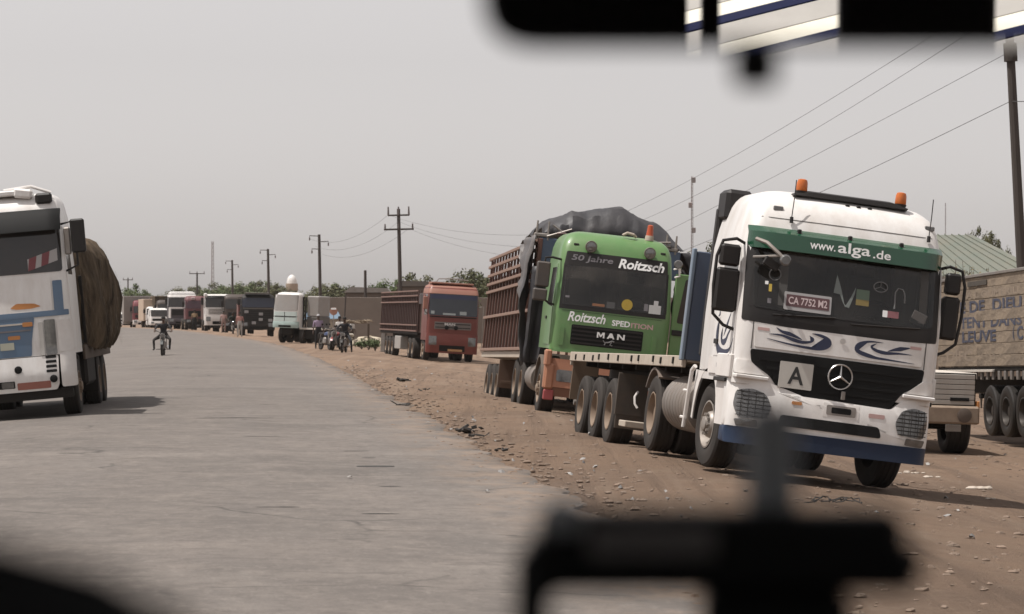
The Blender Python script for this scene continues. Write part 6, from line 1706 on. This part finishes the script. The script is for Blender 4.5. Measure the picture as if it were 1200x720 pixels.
def green_house():
    Y = 82; X0 = at(1128, Y); z0 = gz(X0 + 1, Y)
    T = thing('house', 'house with a pale green hipped metal roof behind the lettered trailer', 'house', (X0, Y, z0), (0, 0, R(3)))
    MB().box((-2.2, 3.2, 1.85), (9.2, 6.2, 3.7), .03).build('walls', mat('plaster', (.32, .27, .22), .9, dust=.3), T)
    groof = mat('green_roof_paint', (.105, .138, .118), .6, c2=(.14, .155, .14), dust=.30, scale=2)
    A = [(-7.2, -.2), (2.85, -.2), (2.85, 6.6), (-7.2, 6.6)]; zE, zR = 3.75, 5.15; r0, r1 = -5, 1.05
    def pt(u, t): # front slope
        xa = lerp(-7.2, r0, t); xb = lerp(2.85, r1, t); return (lerp(xa, xb, u), lerp(-.2, 3.2, t), lerp(zE, zR, t))
    n = 26
    for k in range(n):
        u0, u1 = k / n, (k + 1) / n
        p = [pt(u0, 0), pt(u1, 0), pt(u1, 1), pt(u0, 1)]
        q = [(x, y, z + .035) for x, y, z in p]
        rib0 = [pt(lerp(u0, u1, .0), 0), pt(lerp(u0, u1, .12), 0), pt(lerp(u0, u1, .12), 1), pt(lerp(u0, u1, .0), 1)]
        bb = MB(); bb.add(p + q, [(0, 1, 2, 3), (4, 5, 6, 7), (0, 1, 5, 4), (1, 2, 6, 5), (2, 3, 7, 6), (3, 0, 4, 7)])
        r2 = [(x, y, z + .036) for x, y, z in rib0]; r3 = [(x, y, z + .075) for x, y, z in rib0]
        bb.add(r2 + r3, [(4, 5, 6, 7), (0, 1, 5, 4), (1, 2, 6, 5), (2, 3, 7, 6), (3, 0, 4, 7)])
        bb.build('roof_sheet', groof, T)
    E = [(2.85, -.2, zE), (2.85, 6.6, zE), (r1, 3.2, zR)]
    MB().add(E + [(x + .03, y, z + .03) for x, y, z in E], [(0, 1, 2), (3, 4, 5), (0, 1, 4, 3), (1, 2, 5, 4), (2, 0, 3, 5)]).build('hip_end', groof, T)
    B_ = [(-7.2, 6.6, zE), (2.85, 6.6, zE), (r1, 3.2, zR), (r0, 3.2, zR)]
    MB().add(B_ + [(x, y, z + .03) for x, y, z in B_], [(0, 1, 2, 3), (4, 5, 6, 7), (0, 1, 5, 4), (1, 2, 6, 5), (2, 3, 7, 6), (3, 0, 4, 7)]).build('rear_slope', groof, T)
    MB().box((-2.2, -.2, zE - .08), (10.1, .05, .16), .01).build('fascia', steel, T)
    MB().box((0.6, .06, 1.9), (1.2, .06, 1.1), .01).build('window', matblack, T)
green_house()

def water_tower():
    Y = 500; x = at(342, Y); T = thing('water_tower', 'beige water tower with a white domed top beyond the trees', 'water tower', (x, Y, -.5)); T.scale = (.74, .74, 1)
    beige = mat('beige_concrete', (.36, .29, .23), .8, c2=(.28, .22, .17), dust=.2)
    for k in range(6):
        a = PI / 3 * k; MB().box((1.25 * math.cos(a), 1.25 * math.sin(a), 3.2), (.34, .34, 6.4), .03).build('leg', beige, T)
    MB().lathe([(4.2, 1.35), (4.4, 1.35), (4.4, .0)], 18, 'z').build('ring_beam', beige, T)
    MB().lathe([(6.2, 0), (6.2, 1.5), (6.4, 1.62), (7.7, 1.62), (7.7, 1.3)], 24, 'z').build('tank', beige, T)
    MB().lathe([(7.70, 1.35), (8.2, 1.32), (8.8, 1.1), (9.2, .7), (9.4, .25), (9.42, 0)], 24, 'z').build('dome', white, T)
water_tower()

def mast(px, Y, py_top, lab, wdt, guys=False):
    x = at(px, Y); ztop = CAMZ + (364 - py_top) * Y / FPX; z0 = gz(x, Y); h = ztop - z0
    T = thing('radio_mast', lab, 'mast', (x, Y, z0))
    mm = mat('mast_steel', (.20, .19, .19), .6, c2=(.28, .2, .18), amt=.6)
    for k in range(3):
        a = 2 * PI * k / 3 + .3; MB().cyl((wdt * math.cos(a), wdt * math.sin(a), 0), (wdt * .6 * math.cos(a), wdt * .6 * math.sin(a), h), wdt * .16, n=5).build('leg', mm, T)
    b_ = MB(); n = int(h / (wdt * 2.2))
    for k in range(n):
        z = h * k / n; z2 = h * (k + 1) / n
        for j in range(3):
            a = 2 * PI * j / 3 + .3; a2 = a + 2 * PI / 3; w1 = wdt * lerp(1, .6, k / n)
            b_.cyl((w1 * math.cos(a), w1 * math.sin(a), z), (w1 * math.cos(a2), w1 * math.sin(a2), z2), wdt * .09, n=4)
    tag(b_.build('lattice', mm, T), kind='stuff')
    if guys:
        for k, f in enumerate((.98, .84, .70)): MB().box((.1 * (-1) ** k, 0, h * f), (wdt * 2.6, wdt * 1.6, .32), .03).build('antenna', mm, T)
mast(249, 600, 283, 'tall thin radio mast over the far trees on the left', .42)
mast(811, 150, 207, 'slender antenna mast rising behind the blue headboard', .085, True)
mast(1108, 110, 238, 'very thin bare mast above the green roof', .03)

# ------------------------------------------------------------------ poles and cables
PG = 'utility poles along the road'
def pole(px, Y, py_top, r, lean, lab, arms=(), base_px=None, group=PG):
    """arms: (fraction of height, half width, kind)"""
    ztop = CAMZ + (364 - py_top) * Y / FPX; x = at(px, Y); z0 = gz(x, Y) - .3; h = ztop - z0
    xb = x + h * math.tan(R(lean))
    T = thing('utility_pole', lab, 'utility pole', (xb, Y, z0), (0, R(-lean), 0), group)
    MB().cyl((0, 0, 0), (0, 0, h / math.cos(R(lean))), r * 1.15, r * .8, 10).build('pole', polewood, T)
    for f, hw_, kind in arms:
        z = h * f
        if kind == 'cross':
            a = MB().box((0, -.09, z), (hw_ * 2, .10, .13), .01).build('crossarm', polewood, T)
            for s_ in (-.92, 0, .92): MB().lathe([(0, .05), (.12, .07), (.2, .05), (.32, .06), (.36, 0)], 10, 'z', (s_ * hw_, -.09, z + .06)).build('insulator', mat('insulator', (.10, .08, .075), .4), a)
        elif kind == 'up':
            a = MB().box((0, -.09, z), (hw_ * 2, .10, .12), .01).build('crossarm', polewood, T)
            for s_ in (-.95, 0, .95): MB().cyl((s_ * hw_, -.09, z), (s_ * hw_, -.09, z + .62), .075, .05, 8).build('insulator', mat('insulator', (.10, .08, .075), .4), a)
        else:
            sg = 1 if kind == 'r' else -1
            a = MB().tube([(0, -.05, z), (sg * hw_, -.05, z + .04), (sg * hw_, -.05, z - .28)], .04, 6).build('bracket', polewood, T)
            MB().lathe([(-.4, .03), (-.34, .08), (-.28, .05), (-.2, .08), (-.1, .03)], 8, 'z', (sg * hw_, -.05, z)).build('insulator', mat('insulator', (.10, .08, .075), .4), a)
    return T
T = pole(1180, 63, -16, .125, 3.0, 'thick dark utility pole at the right picture edge', ((.95, .9, 'cross'),))
MB().cyl((0, 0, 9.1), (0, 0, 9.55), .165, .165, 12).build('collar', polewood, T)
pole(728, 128, 268, .11, 1.0, 'utility pole hidden behind the tarpaulin heap', ((.96, .8, 'cross'),))
pole(467, 185, 245, .15, 1.2, 'tall utility pole with two crossarms behind the red truck trailer', ((.955, .78, 'up'), (.855, 1.08, 'cross')))
pole(374, 240, 275, .16, 1.0, 'utility pole with side brackets above the teal truck', ((.985, .9, 'l'), (.93, .85, 'r'), (.86, .7, 'l')))
pole(314, 300, 292, .17, 1.0, 'utility pole with side brackets above the black truck', ((.985, .9, 'l'), (.93, .85, 'r'), (.86, .7, 'l')))
pole(272, 360, 305, .17, .8, 'utility pole with side brackets left of the far mast-side trees', ((.985, .9, 'l'), (.93, .85, 'r'), (.86, .7, 'l')))
pole(231, 430, 320, .17, 0, 'far utility pole with one wide crossarm above the white-roofed truck', ((.985, 1.3, 'cross'),))
pole(428, 202, 317, .13, .3, 'short bare pole standing at the compound wall', ())
pole(150, 460, 326, .14, 0, 'farthest small utility pole over the left tree', ((.96, .9, 'cross'),))

def cable(a, b_, sag, lab, r=.0065, n=24):
    a, b_ = Vector(a), Vector(b_); pts = []
    for k in range(n + 1):
        t = k / n; p = a.lerp(b_, t); p.z -= sag * 4 * t * (1 - t); pts.append(p - a)
    o = MB().tube(pts, r, 5).build('overhead_cable', wirem, loc=a)
    tag(o, lab, 'cable', 'overhead cables between the poles')
def pw(px, py, Y): return (at(px, Y), Y, CAMZ - (py - 364) * Y / FPX)
cable(pw(1160, -2, 63), pw(712, 258, 128), .35, 'topmost overhead cable running down from the right pole')
cable(pw(1200, -4, 63), pw(744, 262, 128), .4, 'second overhead cable from the top of the right pole')
cable(pw(1181, 62, 63), pw(722, 300, 128), .1, 'third overhead cable, leaving the right pole below its collar')
cable(pw(1184, 119, 63), pw(735, 318, 128), .25, 'lowest overhead cable from the small bracket on the right pole', .008)
cable(pw(1186, 119, 63), pw(1330, 108, 40), .05, 'cable leaving the right pole towards the right picture edge', .010)
for k, (dx, l) in enumerate(((-12, 'left far cable between the hidden pole and the twin-arm pole'), (0, 'middle far cable between the hidden pole and the twin-arm pole'), (12, 'right far cable between the hidden pole and the twin-arm pole'))):
    cable(pw(467 + dx, 252 + 8 * k, 185), pw(722 + dx, 268 + 18 * k, 128), .8, l, .007)
    cable(pw(467 + dx, 252 + 8 * k, 185), pw(370 + dx * .6, 280 + 9 * k, 240), 1.0, ('upper', 'middle', 'lower')[k] + ' far cable between the twin-arm pole and the bracket pole', .008)

# ------------------------------------------------------------------ trees and bushes
def leafmat(name, c, c2):
    m = mat(name, c, .7, c2=c2, scale=1.1, amt=1.0, spec=.2)
    return m
LF = [leafmat('olive_leaves', (.070, .075, .036), (.115, .110, .058)), leafmat('green_leaves', (.055, .078, .030), (.095, .115, .048)), leafmat('dry_leaves', (.13, .105, .055), (.18, .145, .08))]
def tree_mesh(seed, n, leaf, flat=.8):
    rs = random.Random(seed); bb = MB()
    clumps = []
    for k in range(26):
        a = rs.uniform(0, 2 * PI); el = math.asin(rs.uniform(-.55, 1)); d = rs.uniform(.35, .92)
        clumps.append((d * math.cos(a) * math.cos(el), d * math.sin(a) * math.cos(el), flat * d * math.sin(el), rs.uniform(.16, .34)))
    for i in range(n):
        cx, cy, cz, cr = rs.choice(clumps)
        v = Vector((rs.gauss(0, 1), rs.gauss(0, 1), rs.gauss(0, .8))).normalized() * cr * rs.random() ** .4
        p = Vector((cx, cy, cz)) + v
        nrm = (v.normalized() + Vector((rs.uniform(-.8, .8), rs.uniform(-.8, .8), rs.uniform(-.2, .9)))).normalized()
        a = nrm.orthogonal().normalized(); b2 = nrm.cross(a); t = rs.uniform(0, PI); a, b2 = a * math.cos(t) + b2 * math.sin(t), b2 * math.cos(t) - a * math.sin(t)
        s_ = leaf * rs.uniform(.6, 1.4)
        bb.add([p - a * s_, p - b2 * s_ * .5, p + a * s_, p + b2 * s_ * .5], [(0, 1, 2, 3)])
    return bb, clumps
CROWNS = []
for s_ in range(4):
    bb, cl = tree_mesh(20 + s_, 2600, .055)
    mm = [bb.mesh('crown', m, 0, fix=False) for m in LF]
    tb = MB(); tb.tube([(0, 0, -1.9), (.03, .02, -1.2), (-.02, 0, -.6), (0, 0, -.1)], .085, 7, .05)
    lb_ = MB()
    for c in cl[:9]: lb_.tube([(0, 0, -.95), (c[0] * .5, c[1] * .5, c[2] * .4 - .35), c[:3]], .04, 5, .01)
    CROWNS.append((mm, tb.mesh('trunk', barkm), lb_.mesh('limbs', barkm)))
def tree(px, py, Y, w_, lab, kind=0, var=0, group='trees beyond the road', name='tree', sq=1.1):
    ztop = CAMZ + (364 - py) * Y / FPX; x = at(px, Y); z0 = gz(x, Y); k = w_ / 2; kz = min(k * sq, (ztop - z0) * .55)
    cz = ztop - .82 * kz
    T = thing(name, lab, 'tree', (x, Y, z0), (0, 0, px * .7), group)
    mm, tm, lm = CROWNS[var % 4]
    place('crown', mm[kind], T, (0, 0, cz - z0), (0, 0, 0), (k, k, kz))
    place('limbs', lm, T, (0, 0, cz - z0), (0, 0, 0), (k, k, kz))
    place('trunk', tm, T, (0, 0, cz - z0), (0, 0, 0), (k * .7, k * .7, (cz - z0) / 1.9))
DESC = ['broad hazy tree', 'rounded green tree', 'low olive tree', 'ragged tree']
TL = [(157, 332, 330, 4.6, 1), (168, 340, 345, 3, 1), (196, 345, 420, 6, 0), (209, 338, 425, 7, 0), (224, 341, 430, 6, 0), (240, 339, 440, 7, 1), (256, 336, 420, 7, 1), (266, 333, 430, 6, 1), (281, 334, 400, 7, 1), (296, 335, 410, 7, 1),
      (308, 332, 420, 6, 0), (322, 331, 390, 6, 0), (334, 336, 400, 4, 0), (355, 348, 380, 6, 0), (372, 340, 330, 6, 0), (388, 333, 320, 7, 0), (402, 336, 330, 6, 0), (418, 343, 330, 5, 0), (446, 330, 260, 4, 1), (458, 326, 255, 5, 1), (484, 319, 230, 5.4, 0), (498, 324, 232, 4, 0),
      (517, 330, 215, 4, 0), (550, 314, 215, 4.4, 0), (565, 320, 225, 4, 1), (532, 326, 180, 3.4, 0)]
TL += [(178, 343, 440, 6, 0), (216, 335, 520, 9, 0), (234, 334, 530, 9, 1), (250, 332, 520, 9, 0), (274, 331, 500, 8, 0), (288, 329, 510, 9, 1), (303, 328, 500, 8, 0), (316, 330, 480, 7, 1), (362, 338, 420, 7, 0), (380, 332, 430, 8, 0), (396, 331, 420, 8, 1), (412, 336, 420, 7, 0)]
NEAR = {157: 'green tree over the far left end of the truck queue', 484: 'hazy round tree right of the twin-arm pole', 550: 'tree over the roof of the red truck', 322: 'dark tree left of the water tower', 388: 'broad tree between the water tower and the compound wall', 446: 'low green tree left of the twin-arm pole'}
prevs = 'the left edge'
for i, (px, py, Y, w_, kd) in enumerate(TL):
    lab = NEAR.get(px)
    if not lab:
        n_ = i + 1
        place_ = ('behind the maroon-topped truck' if px < 175 else 'above the beige box truck' if px < 200 else 'above the white-roofed truck' if px < 215 else 'right of the far wide-arm pole' if px < 232 else 'left of the tall radio mast' if px < 248 else
                  'right of the tall radio mast' if px < 260 else 'left of the fifth bracket pole' if px < 270 else 'between two bracket poles, left half' if px < 290 else 'between two bracket poles, right half' if px < 300 else 'just left of the bracket pole above the black truck' if px < 312 else
                  'touching the water tower on the left' if px < 340 else 'right below the water tower dome' if px < 360 else 'behind the bracket pole above the teal truck' if px < 380 else 'above the blue-roofed kiosk' if px < 408 else 'above the short bare pole' if px < 425 else
                  'directly left of the twin-arm pole' if px < 465 else 'second from the twin-arm pole on its right' if px < 505 else 'above the red truck trailer front' if px < 525 else 'left above the red truck cab' if px < 540 else 'between the red truck and the brown stake trailer')
        lab = ('far pale ' if Y >= 480 or i > 25 else '') + DESC[kd if kd < 2 else 2] + ' ' + place_
    tree(px, py, Y, w_, lab, kd, i)
tree(832, 286, 105, 2.4, 'olive tree behind the blue headboard', 0, 1); tree(846, 291, 108, 2.0, 'dry olive tree between the headboard and the white cab', 2, 2); tree(818, 296, 110, 1.8, 'small dry tree at the foot of the slender mast', 2, 3)
tree(1146, 264, 120, 1.3, 'loose dark tree over the green roof, left crown', 0, 0, sq=2.4); tree(1160, 270, 122, 1.2, 'loose dark tree over the green roof, right crown', 0, 3, sq=2.2); tree(1178, 288, 120, .9, 'small tree top beside the right pole', 0, 2, sq=2.6)

def shrub(px, Y, ztop_py, w_, lab, m, n=420, leaf=.05, seed=0, name='shrub'):
    x = at(px, Y); z0 = gz(x, Y); h = CAMZ + (364 - ztop_py) * Y / FPX - z0; rs = random.Random(seed + px)
    T = thing(name, lab, 'shrub', (x, Y, z0)); bs = MB(); bl = MB()
    for k in range(12):
        a = rs.uniform(0, 2 * PI); tip = Vector((w_ / 2 * math.cos(a) * rs.random() ** .5, w_ / 2 * math.sin(a) * rs.random() ** .5, h * rs.uniform(.6, 1)))
        mid = Vector((tip.x * .35, tip.y * .35, tip.z * .55)); bs.tube([(0, 0, 0), mid, tip], .02, 5, .006)
        for j in range(n // 12):
            p = mid.lerp(tip, rs.random() ** .8) + Vector((rs.gauss(0, .1), rs.gauss(0, .1), rs.gauss(0, .08))) * max(.6, w_ * .5)
            p.z = max(.02, p.z)
            d = Vector((rs.gauss(0, 1), rs.gauss(0, 1), rs.gauss(0, 1))).normalized(); e = d.orthogonal(); s_ = leaf * rs.uniform(.6, 1.4)
            bl.add([p - d * s_, p - e * s_ * .4, p + d * s_, p + e * s_ * .4], [(0, 1, 2, 3)])
    bs.build('stem', barkm, T, fix=False); bl.build('foliage', m, T, smooth=0, fix=False)
for px, py, lab in ((1119, 302, 'dry weed bush above the lettered trailer, nearest the white cab'), (1133, 300, 'tallest dry weed bush above the lettered trailer'), (1150, 304, 'dry weed bush above the middle of the lettered trailer'), (1166, 303, 'dry weed bush above the trailer next to the right pole'), (1104, 298, 'dry weed bush half hidden by the white cab')):
    shrub(px, 70, py, .9, lab, LF[2], 300, .035)
for px, Y, py, w_, lab in ((432, 150, 397, 1.3, 'low green bush at the road side left of the maroon trailer'), (440, 148, 399, 1.0, 'low green bush touching the maroon trailer end'), (424, 153, 400, 1.0, 'low green bush by the shelter pole')):
    shrub(px, Y, py, w_, lab, LF[1], 520, .06)

# ------------------------------------------------------------------ dusty air
hz = MB(); hz.add([(x, y, z) for x in (-1380, 850) for y in (-75, 1320) for z in (-2.4, 26)], [(0, 1, 3, 2), (4, 6, 7, 5), (0, 4, 5, 1), (2, 3, 7, 6), (0, 2, 6, 4), (1, 5, 7, 3)])
hm = bpy.data.materials.new('dusty_air'); hm.use_nodes = True
hn = hm.node_tree
for n in list(hn.nodes): hn.nodes.remove(n)
pv = hn.nodes.new('ShaderNodeVolumePrincipled'); pv.inputs['Color'].default_value = (.93, .91, .89, 1); pv.inputs['Density'].default_value = .00008; pv.inputs['Anisotropy'].default_value = .2
ho = hn.nodes.new('ShaderNodeOutputMaterial'); hn.links.new(pv.outputs[0], ho.inputs['Volume'])
tag(hz.build('haze', hm, smooth=0), kind='stuff')
